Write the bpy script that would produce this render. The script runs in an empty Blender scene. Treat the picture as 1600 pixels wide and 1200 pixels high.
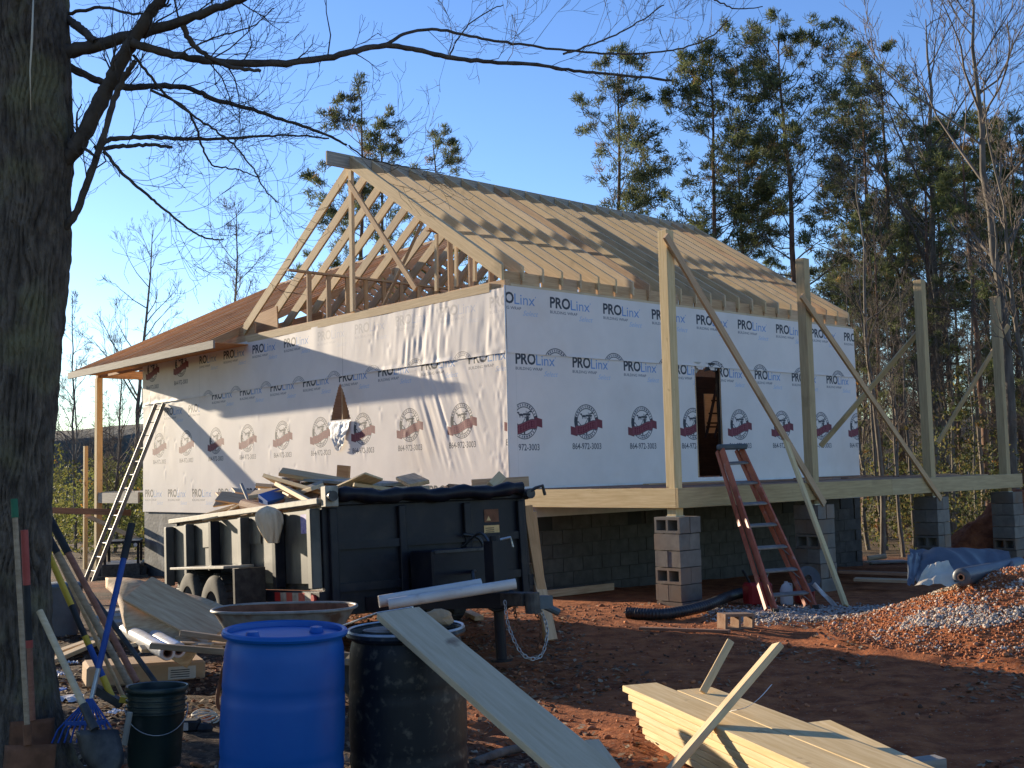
import bpy, bmesh, math, random
import numpy as np
from mathutils import Vector, Matrix, noise as mnoise
random.seed(7); RNG = np.random.RandomState(7)
SC = bpy.context.scene
COL = SC.collection
# ------------------------------------------------------------------ camera
CAMZ = 1.6
F_PX, PITCH, ROLL = 1745.65, .0799, .0251
_c, _s, _cr, _sr = math.cos(PITCH), math.sin(PITCH), math.cos(ROLL), math.sin(ROLL)
R0, U0, FW = Vector((1, 0, 0)), Vector((0, -_s, _c)), Vector((0, _c, _s))
RIGHT = _cr*R0 - _sr*U0; UPV = _sr*R0 + _cr*U0
cam_d = bpy.data.cameras.new('camera'); cam = bpy.data.objects.new('camera', cam_d); COL.objects.link(cam)
cam_d.sensor_width = 36; cam_d.lens = F_PX/1600*36; cam_d.clip_end = 3000; cam_d.clip_start = .05
m = Matrix.Identity(4)
for i in range(3):
    m[i][0] = RIGHT[i]; m[i][1] = UPV[i]; m[i][2] = -FW[i]
m[2][3] = CAMZ
cam.matrix_world = m
SC.camera = cam
# ------------------------------------------------------------------ house frame
A = .736
C0 = Vector((-.0689, 15.6689, 0))
UH = Vector((math.cos(A), math.sin(A), 0)); WH = Vector((-math.sin(A), math.cos(A), 0))
# ------------------------------------------------------------------ sun and sky
SUN_R, SUN_TAN = 8.5, .198
sdir = (-UH + SUN_R*WH).normalized(); sdir = Vector((sdir.x, sdir.y, SUN_TAN)).normalized()   # towards the sun
sun_el = math.asin(sdir.z)
sd = bpy.data.lights.new('sun', 'SUN'); so = bpy.data.objects.new('sun', sd); COL.objects.link(so)
sd.energy = 5.0; sd.angle = math.radians(.5); sd.color = (1, .84, .62)
so.rotation_euler = sdir.to_track_quat('Z', 'Y').to_euler()
world = bpy.data.worlds.new('World'); SC.world = world; world.use_nodes = True
wn = world.node_tree.nodes; wl = world.node_tree.links
bgn = wn['Background']; sky = wn.new('ShaderNodeTexSky'); sky.sky_type = 'NISHITA'; sky.sun_disc = False
sky.sun_elevation = sun_el; sky.sun_rotation = math.atan2(sdir.x, sdir.y)
sky.air_density = .95; sky.dust_density = .1; sky.ozone_density = 2.6
hsv = wn.new('ShaderNodeHueSaturation'); hsv.inputs['Saturation'].default_value = 1.14; hsv.inputs['Hue'].default_value = .516; wl.new(sky.outputs[0], hsv.inputs['Color']); wl.new(hsv.outputs[0], bgn.inputs[0]); bgn.inputs[1].default_value = .13
SC.view_settings.view_transform = 'Standard'; SC.view_settings.look = 'None'
SC.view_settings.exposure = 1.14; SC.view_settings.gamma = 1; SC.view_settings.use_curve_mapping = False
# ------------------------------------------------------------------ pixel -> place helpers
def ray(px, py): return RIGHT*((px-800)/F_PX) + UPV*((600-py)/F_PX) + FW
CAMP = Vector((0, 0, CAMZ))
def P(px, py, D):
    d = ray(px, py); return CAMP + d*(D/d.y)
def G(px, py, z=0.):
    d = ray(px, py); return CAMP + d*((z-CAMZ)/d.z)
def loc(p):
    d = p-C0; return Vector((d.dot(UH), d.dot(WH), p.z))
def glob(u, w, z): return C0 + UH*u + WH*w + Vector((0, 0, z))
def onU(px, py, u0=0):
    d = ray(px, py); t = (u0-(CAMP-C0).dot(UH))/d.dot(UH); return loc(CAMP+d*t)
def onW(px, py, w0=0):
    d = ray(px, py); t = (w0-(CAMP-C0).dot(WH))/d.dot(WH); return loc(CAMP+d*t)
# ------------------------------------------------------------------ numpy value noise
_T = np.random.RandomState(3).rand(256, 256)
def vn(x, y):
    x = np.asarray(x, float); y = np.asarray(y, float)
    xi = np.floor(x).astype(int); yi = np.floor(y).astype(int); fx = x-xi; fy = y-yi
    fx = fx*fx*(3-2*fx); fy = fy*fy*(3-2*fy)
    a = _T[xi & 255, yi & 255]; b = _T[(xi+1) & 255, yi & 255]; c = _T[xi & 255, (yi+1) & 255]; d = _T[(xi+1) & 255, (yi+1) & 255]
    return (a*(1-fx)+b*fx)*(1-fy)+(c*(1-fx)+d*fx)*fy
def fbm(x, y, o=4):
    s = 0; a = .5
    for i in range(o): s = s+a*vn(x*2**i+i*17.3, y*2**i+i*9.1); a *= .5
    return s
def sstep(a, b, x):
    t = np.clip((np.asarray(x, float)-a)/(b-a), 0, 1); return t*t*(3-2*t)
# ------------------------------------------------------------------ materials
def mat(name, c1, c2, scale=(1, 1, 1), ns=5., rough=.8, bump=.0, bscale=None, rnd=.0, spec=.3, metal=0., detail=6, c3=None, c3s=2., c3lo=.5, c3hi=.62, attr=None, tw=False, bdist=.01, sss=0):
    m = bpy.data.materials.new(name); m.use_nodes = True; nt = m.node_tree; N = nt.nodes; L = nt.links
    b = N['Principled BSDF']; b.inputs['Roughness'].default_value = rough; b.inputs['Metallic'].default_value = metal
    b.inputs['Specular IOR Level'].default_value = spec
    tc = N.new('ShaderNodeTexCoord'); mp = N.new('ShaderNodeMapping'); mp.inputs['Scale'].default_value = scale
    L.new(tc.outputs['Object'], mp.inputs['Vector'])
    oi = N.new('ShaderNodeObjectInfo'); ml = N.new('ShaderNodeMath'); ml.operation = 'MULTIPLY'; ml.inputs[1].default_value = 37.
    L.new(oi.outputs['Random'], ml.inputs[0])
    no = N.new('ShaderNodeTexNoise'); no.noise_dimensions = '4D'; no.inputs['Scale'].default_value = ns; no.inputs['Detail'].default_value = detail; no.inputs['Roughness'].default_value = .62
    L.new(mp.outputs[0], no.inputs['Vector']); L.new(ml.outputs[0], no.inputs['W'])
    rp = N.new('ShaderNodeValToRGB'); rp.color_ramp.elements[0].position = .35; rp.color_ramp.elements[1].position = .65
    rp.color_ramp.elements[0].color = (*c1, 1); rp.color_ramp.elements[1].color = (*c2, 1)
    L.new(no.outputs[0], rp.inputs[0]); out = rp.outputs[0]
    if c3:
        n2 = N.new('ShaderNodeTexNoise'); n2.noise_dimensions = '4D'; n2.inputs['Scale'].default_value = c3s; n2.inputs['Detail'].default_value = 5
        L.new(tc.outputs['Object'], n2.inputs['Vector']); L.new(ml.outputs[0], n2.inputs['W'])
        mr = N.new('ShaderNodeMapRange'); mr.inputs[1].default_value = c3lo; mr.inputs[2].default_value = c3hi; L.new(n2.outputs[0], mr.inputs[0])
        mx = N.new('ShaderNodeMixRGB'); mx.inputs[2].default_value = (*c3, 1); L.new(mr.outputs[0], mx.inputs[0]); L.new(out, mx.inputs[1]); out = mx.outputs[0]
    if attr:
        at = N.new('ShaderNodeAttribute'); at.attribute_name = attr
        mx = N.new('ShaderNodeMixRGB'); mx.blend_type = 'MULTIPLY'; mx.inputs[0].default_value = 1
        L.new(out, mx.inputs[1]); L.new(at.outputs['Color'], mx.inputs[2]); out = mx.outputs[0]
    if rnd:
        hs = N.new('ShaderNodeHueSaturation'); mr = N.new('ShaderNodeMapRange'); mr.inputs[3].default_value = 1-rnd; mr.inputs[4].default_value = 1+rnd
        L.new(oi.outputs['Random'], mr.inputs[0]); L.new(mr.outputs[0], hs.inputs['Value']); 
        m2 = N.new('ShaderNodeMath'); m2.operation = 'FRACT'; L.new(ml.outputs[0], m2.inputs[0])
        mr2 = N.new('ShaderNodeMapRange'); mr2.inputs[3].default_value = 1-rnd; mr2.inputs[4].default_value = 1+rnd*.6; L.new(m2.outputs[0], mr2.inputs[0]); L.new(mr2.outputs[0], hs.inputs['Saturation'])
        L.new(out, hs.inputs['Color']); out = hs.outputs[0]
    L.new(out, b.inputs['Base Color'])
    if bump:
        n3 = N.new('ShaderNodeTexNoise'); n3.inputs['Scale'].default_value = bscale or ns*4; n3.inputs['Detail'].default_value = 8
        L.new(mp.outputs[0], n3.inputs['Vector']); bp = N.new('ShaderNodeBump'); bp.inputs['Strength'].default_value = bump; bp.inputs['Distance'].default_value = bdist
        L.new(n3.outputs[0], bp.inputs['Height']); L.new(bp.outputs[0], b.inputs['Normal'])
    if tw:
        tr = N.new('ShaderNodeBsdfTranslucent'); ms = N.new('ShaderNodeMixShader'); ms.inputs[0].default_value = tw
        L.new(out, tr.inputs[0]); L.new(b.outputs[0], ms.inputs[1]); L.new(tr.outputs[0], ms.inputs[2]); L.new(ms.outputs[0], N['Material Output'].inputs[0])
    return m
GR = (.9, 14, 14)
def wood(name, a, b, **k):
    kk = dict(scale=GR, ns=3.2, rough=.75, bump=.12, rnd=.10, c3=tuple(x*.55 for x in a), c3s=1.7, c3lo=.6, c3hi=.78); kk.update(k); return mat(name, a, b, **kk)
M = dict(
 pine=wood('pine_lumber', (.50, .36, .20), (.64, .48, .285)),
 pine2=wood('orange_pine_lumber', (.42, .25, .13), (.58, .39, .22)),
 treated=wood('treated_lumber', (.37, .265, .135), (.50, .37, .20), rnd=.05),
 treated_new=wood('yellow_treated_lumber', (.54, .385, .18), (.68, .52, .285), rnd=.06, c3=(.24, .15, .08), c3s=6, c3lo=.66, c3hi=.74),
 plank=wood('weathered_pale_plank', (.50, .37, .22), (.61, .47, .30), rnd=.03, c3=(.17, .10, .06), c3s=3.1, c3lo=.64, c3hi=.72),
 grayw=wood('gray_weathered_board', (.22, .20, .17), (.36, .33, .28)),
 ply=wood('plywood', (.42, .25, .13), (.60, .42, .25), c3=(.3, .17, .08)),
 ply_or=wood('orange_plywood', (.42, .21, .085), (.56, .31, .14)),
 redwood=wood('reddish_old_board', (.20, .10, .06), (.32, .17, .10)),
 shadewood=wood('shaded_interior_wood', (.02, .013, .009), (.05, .032, .02)),  # room's darkness behind the doorway put into the wood colour
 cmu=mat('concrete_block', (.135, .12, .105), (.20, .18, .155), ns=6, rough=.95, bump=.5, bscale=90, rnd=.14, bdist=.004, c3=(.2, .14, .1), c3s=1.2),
 cmu_shade=mat('shaded_concrete_block', (.062, .056, .05), (.10, .092, .083), ns=6, rough=.95, bump=.4, bscale=90, rnd=.07, bdist=.003),  # darker copy of the pier block: shade under the deck in its colour
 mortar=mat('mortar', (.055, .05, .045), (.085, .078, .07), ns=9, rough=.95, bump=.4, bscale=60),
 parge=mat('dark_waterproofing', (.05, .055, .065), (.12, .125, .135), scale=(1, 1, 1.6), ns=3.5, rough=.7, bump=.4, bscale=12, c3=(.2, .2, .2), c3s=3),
 bark=mat('oak_bark', (.045, .034, .027), (.165, .13, .10), scale=(5, 5, 1.6), ns=4, rough=.95, bump=1., bscale=14, bdist=.03, c3=(.17, .15, .085), c3s=3.2, c3lo=.54, c3hi=.70),
 bark2=mat('gray_bark', (.085, .072, .058), (.19, .165, .135), scale=(3, 3, .7), ns=3, rough=.95, bump=.5, rnd=.15),
 bark3=mat('pine_bark', (.085, .05, .035), (.19, .115, .08), scale=(3, 3, .8), ns=3, rough=.95, bump=.6, rnd=.12),
 twig=mat('bare_twigs', (.075, .062, .052), (.15, .122, .10), ns=2, rough=.9, rnd=.15),
 limb=mat('dark_limb_bark', (.05, .04, .035), (.11, .09, .075), ns=9, rough=.95, bump=.6, bscale=40),
 needles=mat('pine_needles', (.075, .095, .035), (.15, .165, .07), ns=1.2, rough=.7, attr='tone', tw=.45, rnd=.12),
 leaves=mat('evergreen_leaves', (.075, .09, .03), (.18, .175, .065), ns=.8, rough=.7, attr='tone', tw=.45),
 blackp=mat('black_trailer_paint', (.004, .005, .010), (.008, .009, .016), ns=7, rough=.45, spec=.25, c3=(.035, .03, .027), c3s=5, c3lo=.5, c3hi=.85, bump=.05),
 dusty_sunlit=mat('dusty_sunlit_paint', (.025, .025, .024), (.075, .072, .064), scale=(1, 1, .4), ns=6, rough=.5, spec=.5, c3=(.12, .11, .09), c3s=3, c3lo=.48, c3hi=.78),  # dust on black paint, plus sunlight on the left side in the colour
 white_sunlit=mat('worn_white_and_sunlit_paint', (.20, .185, .15), (.38, .35, .29), ns=12, rough=.5, c3=(.25, .2, .15), c3s=9, c3lo=.6, c3hi=.7),  # real white parts; also stands for sunlight on rail and fender
 dirtblock=mat('clay_stained_block', (.16, .085, .05), (.28, .19, .13), ns=5, rough=.95, bump=.5, bscale=60),
 rubber=mat('tyre_rubber', (.025, .024, .022), (.06, .056, .05), ns=14, rough=.85),
 steel=mat('galvanised_steel', (.35, .35, .34), (.5, .5, .49), ns=9, rough=.4, metal=.7),
 alu=mat('worn_aluminium', (.17, .16, .14), (.29, .27, .24), ns=9, rough=.5, metal=.3),
 darksteel=mat('dark_steel', (.03, .03, .032), (.08, .078, .075), ns=12, rough=.5, metal=.4),
 pvc=mat('white_pvc', (.46, .44, .42), (.58, .56, .53), ns=4, rough=.35, spec=.5, c3=(.35, .3, .26), c3s=6, c3lo=.6, c3hi=.75),
 blue=mat('blue_plastic', (.004, .075, .31), (.006, .095, .37), ns=2.5, rough=.42, spec=.28, bump=.06, bscale=6, c3=(.006, .055, .27), c3s=5, c3lo=.55, c3hi=.8),
 drum=mat('dirty_black_plastic', (.006, .009, .015), (.014, .017, .022), scale=(1, 1, .35), ns=7, rough=.5, spec=.3, c3=(.10, .09, .075), c3s=26, c3lo=.54, c3hi=.74, bump=.15),
 bucket=mat('dark_green_plastic', (.005, .016, .015), (.010, .026, .023), ns=5, rough=.45, spec=.5, c3=(.05, .055, .05), c3s=12, c3lo=.6, c3hi=.8),
 grayplastic=mat('gray_plastic', (.06, .07, .08), (.1, .11, .13), ns=5, rough=.5),
 water=mat('murky_water', (.05, .07, .09), (.07, .09, .12), ns=3, rough=.08, spec=.8),
 lidm=mat('muddy_lid', (.13, .13, .12), (.26, .25, .23), ns=6, rough=.6, c3=(.1, .06, .04), c3s=6),
 fglass=mat('red_fibreglass', (.30, .075, .035), (.42, .12, .06), ns=7, rough=.5, c3=(.38, .25, .2), c3s=8, c3lo=.6, c3hi=.75),
 ltop=mat('grayblue_cap_plastic', (.06, .08, .09), (.1, .12, .13), ns=9, rough=.6),
 redp=mat('red_plastic', (.25, .012, .012), (.35, .02, .02), ns=5, rough=.5),
 rust=mat('rusty_steel', (.10, .042, .02), (.20, .085, .045), ns=10, rough=.85, bump=.3, bscale=50),
 yel=mat('yellow_fibreglass', (.48, .30, .02), (.6, .4, .05), ns=7, rough=.5, c3=(.2, .13, .05), c3s=12, c3lo=.6, c3hi=.7),
 bluem=mat('blue_painted_steel', (.01, .045, .20), (.02, .07, .28), ns=7, rough=.5, c3=(.06, .05, .06), c3s=14, c3lo=.6, c3hi=.7),
 redgrip=mat('faded_red_grip', (.30, .05, .04), (.4, .09, .07), ns=7, rough=.7),
 greengrip=mat('green_grip', (.02, .10, .05), (.03, .14, .07), ns=7, rough=.7),
 blackgrip=mat('black_grip', (.012, .012, .014), (.03, .03, .032), ns=9, rough=.7),
 handle=wood('worn_handle_wood', (.22, .15, .09), (.36, .26, .17), c3=(.1, .06, .04)),
 handlered=wood('red_brown_handle', (.22, .09, .06), (.32, .15, .10)),
 card=mat('cardboard', (.36, .23, .13), (.46, .31, .18), ns=3, rough=.9, c3=(.27, .16, .09), c3s=3),
 label=mat('paper_label', (.42, .38, .33), (.5, .46, .4), ns=30, rough=.8),
 white=mat('white_plastic', (.6, .6, .6), (.72, .72, .72), ns=4, rough=.5),
 filmroll=mat('clear_film_on_roll', (.5, .47, .44), (.68, .66, .63), scale=(1, 6, 6), ns=4, rough=.25, spec=.6),
 bag=mat('tan_paper_bag', (.56, .44, .30), (.74, .61, .44), scale=(9, 9, 1), ns=3, rough=.8, bump=.5),
 bluebox=mat('blue_printed_card', (.03, .10, .32), (.05, .15, .42), ns=5, rough=.5),
 tarp=mat('slate_blue_tarp', (.05, .058, .07), (.09, .10, .115), ns=3, rough=.45, spec=.5, c3=(.2, .19, .18), c3s=3, c3lo=.6, c3hi=.8),
 beige=mat('beige_tarp_backing', (.5, .43, .32), (.62, .55, .43), ns=3, rough=.7),
 blackpipe=mat('black_corrugated_pipe', (.01, .01, .011), (.025, .025, .026), ns=9, rough=.45, spec=.5),
 redtape=mat('red_reflective', (.35, .02, .02), (.4, .03, .03), ns=4, rough=.4),
 amber=mat('amber_decal', (.6, .36, .14), (.68, .45, .2), ns=40, rough=.6),
 purple=mat('purple_sticker', (.12, .09, .4), (.45, .4, .6), ns=30, rough=.5),
 lamp=mat('headlight_lens', (.5, .5, .5), (.7, .7, .7), ns=4, rough=.15, spec=.8),
 ink=mat('black_ink_and_vent_dark', (.02, .02, .02), (.03, .03, .03), ns=4, rough=.7),
 orange=mat('orange_cone', (.55, .08, .02), (.6, .11, .03), ns=4, rough=.5),
 stone=mat('gravel_stone', (.8, .8, .8), (1, 1, 1), ns=30, rough=.9, attr='tone'),
 litter=mat('leaf_litter', (.8, .8, .8), (1, 1, 1), ns=3, rough=.8, attr='tone', tw=.15),
)
# ------------------------------------------------------------------ object helpers
def link(o, parent=None, ml=None):
    COL.objects.link(o)
    if parent is not None: o.parent = parent
    if ml is not None: o.matrix_local = ml
    return o
def thing(name, label, cat, loc_=(0, 0, 0), rz=0, group=None):
    o = bpy.data.objects.new(name, None); COL.objects.link(o); o.empty_display_size = .2
    o.location = loc_; o.rotation_euler = (0, 0, rz); tag(o, label, cat, group); return o
def tag(o, label=None, cat=None, group=None, kind=None):
    if label: o['label'] = label
    if cat: o['category'] = cat
    if group: o['group'] = group
    if kind: o['kind'] = kind
    return o
class MB:
    def __init__(s): s.v = []; s.f = []; s.m = []; s.cur = 0
    def add(s, vs, fs):
        n = len(s.v); s.v += [tuple(v) for v in vs]; s.f += [tuple(i+n for i in f) for f in fs]; s.m += [s.cur]*len(fs); return s
    def box(s, a, b, R=None):
        x0, y0, z0 = a; x1, y1, z1 = b
        vs = [Vector(v) for v in [(x0, y0, z0), (x1, y0, z0), (x1, y1, z0), (x0, y1, z0), (x0, y0, z1), (x1, y0, z1), (x1, y1, z1), (x0, y1, z1)]]
        if R: vs = [R @ v for v in vs]
        return s.add(vs, [(0, 3, 2, 1), (4, 5, 6, 7), (0, 1, 5, 4), (1, 2, 6, 5), (2, 3, 7, 6), (3, 0, 4, 7)])
    def bar(s, p0, p1, w, t, up=(0, 0, 1)):
        return s.box((0, -w/2, -t/2), ((Vector(p1)-Vector(p0)).length, w/2, t/2), frame(p0, p1, up))
    def tube(s, pts, rs, n=8, cap=True):
        pts = [Vector(p) for p in pts]
        if not hasattr(rs, '__len__'): rs = [rs]*len(pts)
        vs = []; fs = []; prev = None
        for i, p in enumerate(pts):
            d = (pts[min(i+1, len(pts)-1)]-pts[max(i-1, 0)])
            d = d.normalized() if d.length > 1e-9 else Vector((0, 0, 1))
            if prev is None: a = d.orthogonal().normalized()
            else:
                a = prev-d*prev.dot(d); a = a.normalized() if a.length > 1e-6 else d.orthogonal().normalized()
            prev = a; b = d.cross(a)
            for k in range(n):
                t = 2*math.pi*k/n; vs.append(p+(a*math.cos(t)+b*math.sin(t))*rs[i])
        for i in range(len(pts)-1):
            for k in range(n):
                k2 = (k+1) % n; fs.append((i*n+k, i*n+k2, (i+1)*n+k2, (i+1)*n+k))
        if cap: fs.append(tuple(range(n-1, -1, -1))); fs.append(tuple((len(pts)-1)*n+k for k in range(n)))
        return s.add(vs, fs)
    def lathe(s, prof, n=32, c=(0, 0, 0), sx=1, sy=1, jit=0):
        vs = []; fs = []
        for r, z in prof:
            for k in range(n):
                t = 2*math.pi*k/n; vs.append((c[0]+r*math.cos(t)*sx, c[1]+r*math.sin(t)*sy, c[2]+z))
        for i in range(len(prof)-1):
            for k in range(n):
                k2 = (k+1) % n; fs.append((i*n+k, i*n+k2, (i+1)*n+k2, (i+1)*n+k))
        return s.add(vs, fs)
    def build(s, name, mats, parent=None, ml=None, smooth=False, bevel=0):
        me = bpy.data.meshes.new(name); me.from_pydata(s.v, [], s.f); me.update()
        for mm in (mats if isinstance(mats, (list, tuple)) else [mats]): me.materials.append(mm)
        me.polygons.foreach_set('material_index', s.m)
        if bevel:
            bm = bmesh.new(); bm.from_mesh(me); bmesh.ops.bevel(bm, geom=list(bm.edges), offset=bevel, segments=1, affect='EDGES'); bm.to_mesh(me); bm.free()
        if smooth:
            me.polygons.foreach_set('use_smooth', [True]*len(me.polygons))
            if smooth == 'auto':
                try: me.set_sharp_from_angle(angle=.7)
                except Exception: pass
        o = bpy.data.objects.new(name, me); return link(o, parent, ml)
def frame(p0, p1, up=(0, 0, 1)):
    p0 = Vector(p0); x = (Vector(p1)-p0).normalized(); up = Vector(up)
    y = up.cross(x)
    if y.length < 1e-4: y = Vector((0, 1, 0)).cross(x)
    y.normalize(); z = x.cross(y); m = Matrix.Identity(4)
    for i in range(3): m[i][0], m[i][1], m[i][2], m[i][3] = x[i], y[i], z[i], p0[i]
    return m
_bc = {}
def board(name, p0, p1, w, t, mt, parent=None, up=(0, 0, 1), bevel=.003, label=None, cat=None, group=None, plumb=0):
    """one piece of lumber; its mesh runs along its own x axis: w along y, t along z"""
    L_ = round((Vector(p1)-Vector(p0)).length, 3); k = (L_, w, t, mt, bevel, plumb)
    if k not in _bc:
        me = bpy.data.meshes.new(name); bm = bmesh.new(); bmesh.ops.create_cube(bm, size=1)
        for v in bm.verts: v.co = Vector(((v.co.x+.5)*L_-plumb*v.co.z*t, v.co.y*w, v.co.z*t))
        if bevel: bmesh.ops.bevel(bm, geom=list(bm.edges), offset=bevel, segments=1, affect='EDGES')
        bm.to_mesh(me); bm.free(); me.materials.append(M[mt]); _bc[k] = me
    o = bpy.data.objects.new(name, _bc[k]); link(o, parent, frame(p0, p1, up))
    if label: tag(o, label, cat, group)
    return o
def npmesh(name, V, Fc, mt, parent=None, smooth=False, tone=None, uv=None, kind=None, ml=None):
    me = bpy.data.meshes.new(name); V = np.asarray(V, np.float32); Fc = np.asarray(Fc, np.int32); k = Fc.shape[1]
    me.vertices.add(len(V)); me.vertices.foreach_set('co', V.ravel()); me.loops.add(Fc.size); me.loops.foreach_set('vertex_index', Fc.ravel())
    me.polygons.add(len(Fc)); me.polygons.foreach_set('loop_start', np.arange(0, Fc.size, k, dtype=np.int32))
    me.polygons.foreach_set('loop_total', np.full(len(Fc), k, np.int32)); me.update(calc_edges=True)
    if smooth: me.polygons.foreach_set('use_smooth', [True]*len(Fc))
    if tone is not None:
        at = me.color_attributes.new('tone', 'FLOAT_COLOR', 'POINT'); c = np.ones((len(V), 4), np.float32); c[:, :3] = tone; at.data.foreach_set('color', c.ravel())
    if uv is not None:
        ul = me.uv_layers.new(name='UVMap'); ul.data.foreach_set('uv', np.asarray(uv, np.float32)[Fc.ravel()].ravel())
    for mm in (mt if isinstance(mt, (list, tuple)) else [mt]): me.materials.append(mm)
    o = bpy.data.objects.new(name, me); link(o, parent, ml)
    if kind: o['kind'] = kind
    return o
def gridfaces(nx, ny):
    i = np.arange(nx*ny).reshape(ny, nx); return np.stack([i[:-1, :-1], i[:-1, 1:], i[1:, 1:], i[1:, :-1]], -1).reshape(-1, 4)
# ------------------------------------------------------------------ ground
MC = (5.45, 10.5)
def mound(x, y):
    dx = (x-MC[0])/2.9; dy = (y-MC[1])/2.35; r = np.sqrt(dx*dx+dy*dy)
    return .69*(1-sstep(0, 1, r*1.0))*(1+.25*(fbm(x*1.3, y*1.3)-.5))
def gz(x, y):
    x = np.asarray(x, float); y = np.asarray(y, float)
    z = -.035*np.clip(y-12.5, 0, 14)-.012*np.clip(y-26, 0, 60)
    z = z+.12*np.exp(-((x+2.8)**2+(y-6.2)**2)/1.3)
    z = z+(fbm(x*.9, y*.9)-.47)*.09*sstep(0, 3, y)
    z = z+mound(x, y)
    return z
def gfine(x, y):
    near = np.exp(-np.clip(y-10, 0, 99)/12)
    return gz(x, y)+near*((fbm(x*3.1+5, y*3.1, 4)-.47)*.06+(fbm(x*11, y*11, 2)-.37)*.022)
def axis(lo, hi, d, far_lo, far_hi, g=1.1):
    a = list(np.arange(lo, hi, d)); s = d
    while a[-1] < far_hi: s *= g; a.append(a[-1]+s)
    s = d; b = [lo]
    while b[0] > far_lo: s *= g; b.insert(0, b[0]-s)
    return np.array(b[:-1]+a)
gx = axis(-4.5, 7.2, .055, -700, 700); gy = axis(4.5, 14.5, .055, -60, 1500)
X, Y = np.meshgrid(gx, gy); Z = gfine(X, Y)
def ground_mat():
    m = bpy.data.materials.new('red_clay_ground'); m.use_nodes = True; N = m.node_tree.nodes; L = m.node_tree.links; b = N['Principled BSDF']; b.inputs['Roughness'].default_value = .95
    b.inputs['Specular IOR Level'].default_value = .15
    tc = N.new('ShaderNodeTexCoord')
    def nz(s, d=6):
        n = N.new('ShaderNodeTexNoise'); n.inputs['Scale'].default_value = s; n.inputs['Detail'].default_value = d; n.inputs['Roughness'].default_value = .65; L.new(tc.outputs['Object'], n.inputs['Vector']); return n
    def ramp(n, p0, c0, p1, c1):
        r = N.new('ShaderNodeValToRGB'); r.color_ramp.elements[0].position = p0; r.color_ramp.elements[1].position = p1; r.color_ramp.elements[0].color = (*c0, 1); r.color_ramp.elements[1].color = (*c1, 1); L.new(n, r.inputs[0]); return r.outputs[0]
    clay = ramp(nz(5).outputs[0], .32, (.15, .040, .014), .68, (.42, .145, .052))
    mulch = ramp(nz(16).outputs[0], .35, (.022, .013, .009), .68, (.12, .075, .045))
    # where clay, where trodden leaf mould: by place
    sx = N.new('ShaderNodeSeparateXYZ'); L.new(tc.outputs['Object'], sx.inputs[0])
    a = N.new('ShaderNodeMath'); a.operation = 'MULTIPLY_ADD'; a.inputs[1].default_value = .42; L.new(sx.outputs[0], a.inputs[0])
    a2 = N.new('ShaderNodeMath'); a2.operation = 'MULTIPLY_ADD'; a2.inputs[1].default_value = .22; a2.inputs[2].default_value = -1.9; L.new(sx.outputs[1], a2.inputs[0]); L.new(a2.outputs[0], a.inputs[2])
    a3 = N.new('ShaderNodeMath'); a3.operation = 'MULTIPLY_ADD'; a3.inputs[1].default_value = 3.2; L.new(nz(.9, 5).outputs[0], a3.inputs[0]); L.new(a.outputs[0], a3.inputs[2])
    mr = N.new('ShaderNodeMapRange'); mr.inputs[1].default_value = .75; mr.inputs[2].default_value = 1.5; L.new(a3.outputs[0], mr.inputs[0])
    far = N.new('ShaderNodeMapRange'); far.inputs[1].default_value = 21; far.inputs[2].default_value = 26; L.new(sx.outputs[1], far.inputs[0])
    mx = N.new('ShaderNodeMixRGB'); L.new(mr.outputs[0], mx.inputs[0]); L.new(mulch, mx.inputs[1]); L.new(clay, mx.inputs[2])
    forest = ramp(nz(1.5).outputs[0], .35, (.06, .04, .022), .68, (.2, .14, .08))
    m3 = N.new('ShaderNodeMixRGB'); L.new(far.outputs[0], m3.inputs[0]); L.new(mx.outputs[0], m3.inputs[1]); L.new(forest, m3.inputs[2])
    sp = nz(38, 3); mr5 = N.new('ShaderNodeMapRange'); mr5.inputs[1].default_value = .62; mr5.inputs[2].default_value = .68; L.new(sp.outputs[0], mr5.inputs[0])
    m4 = N.new('ShaderNodeMixRGB'); m4.inputs[2].default_value = (.30, .2, .13, 1); L.new(mr5.outputs[0], m4.inputs[0]); L.new(m3.outputs[0], m4.inputs[1])
    L.new(m4.outputs[0], b.inputs['Base Color'])
    bp = N.new('ShaderNodeBump'); bp.inputs['Strength'].default_value = .9; bp.inputs['Distance'].default_value = .03; L.new(nz(22, 10).outputs[0], bp.inputs['Height']); L.new(bp.outputs[0], b.inputs['Normal'])
    return m
npmesh('ground', np.stack([X.ravel(), Y.ravel(), Z.ravel()], 1), gridfaces(len(gx), len(gy)), ground_mat(), smooth=True, kind='structure')
def GZ(x, y): return float(gfine(x, y))
def gp(px, py):
    z = 0.
    for _ in range(8):
        p = G(px, py, z); z = GZ(p.x, p.y)
    return Vector((p.x, p.y, z))

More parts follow.
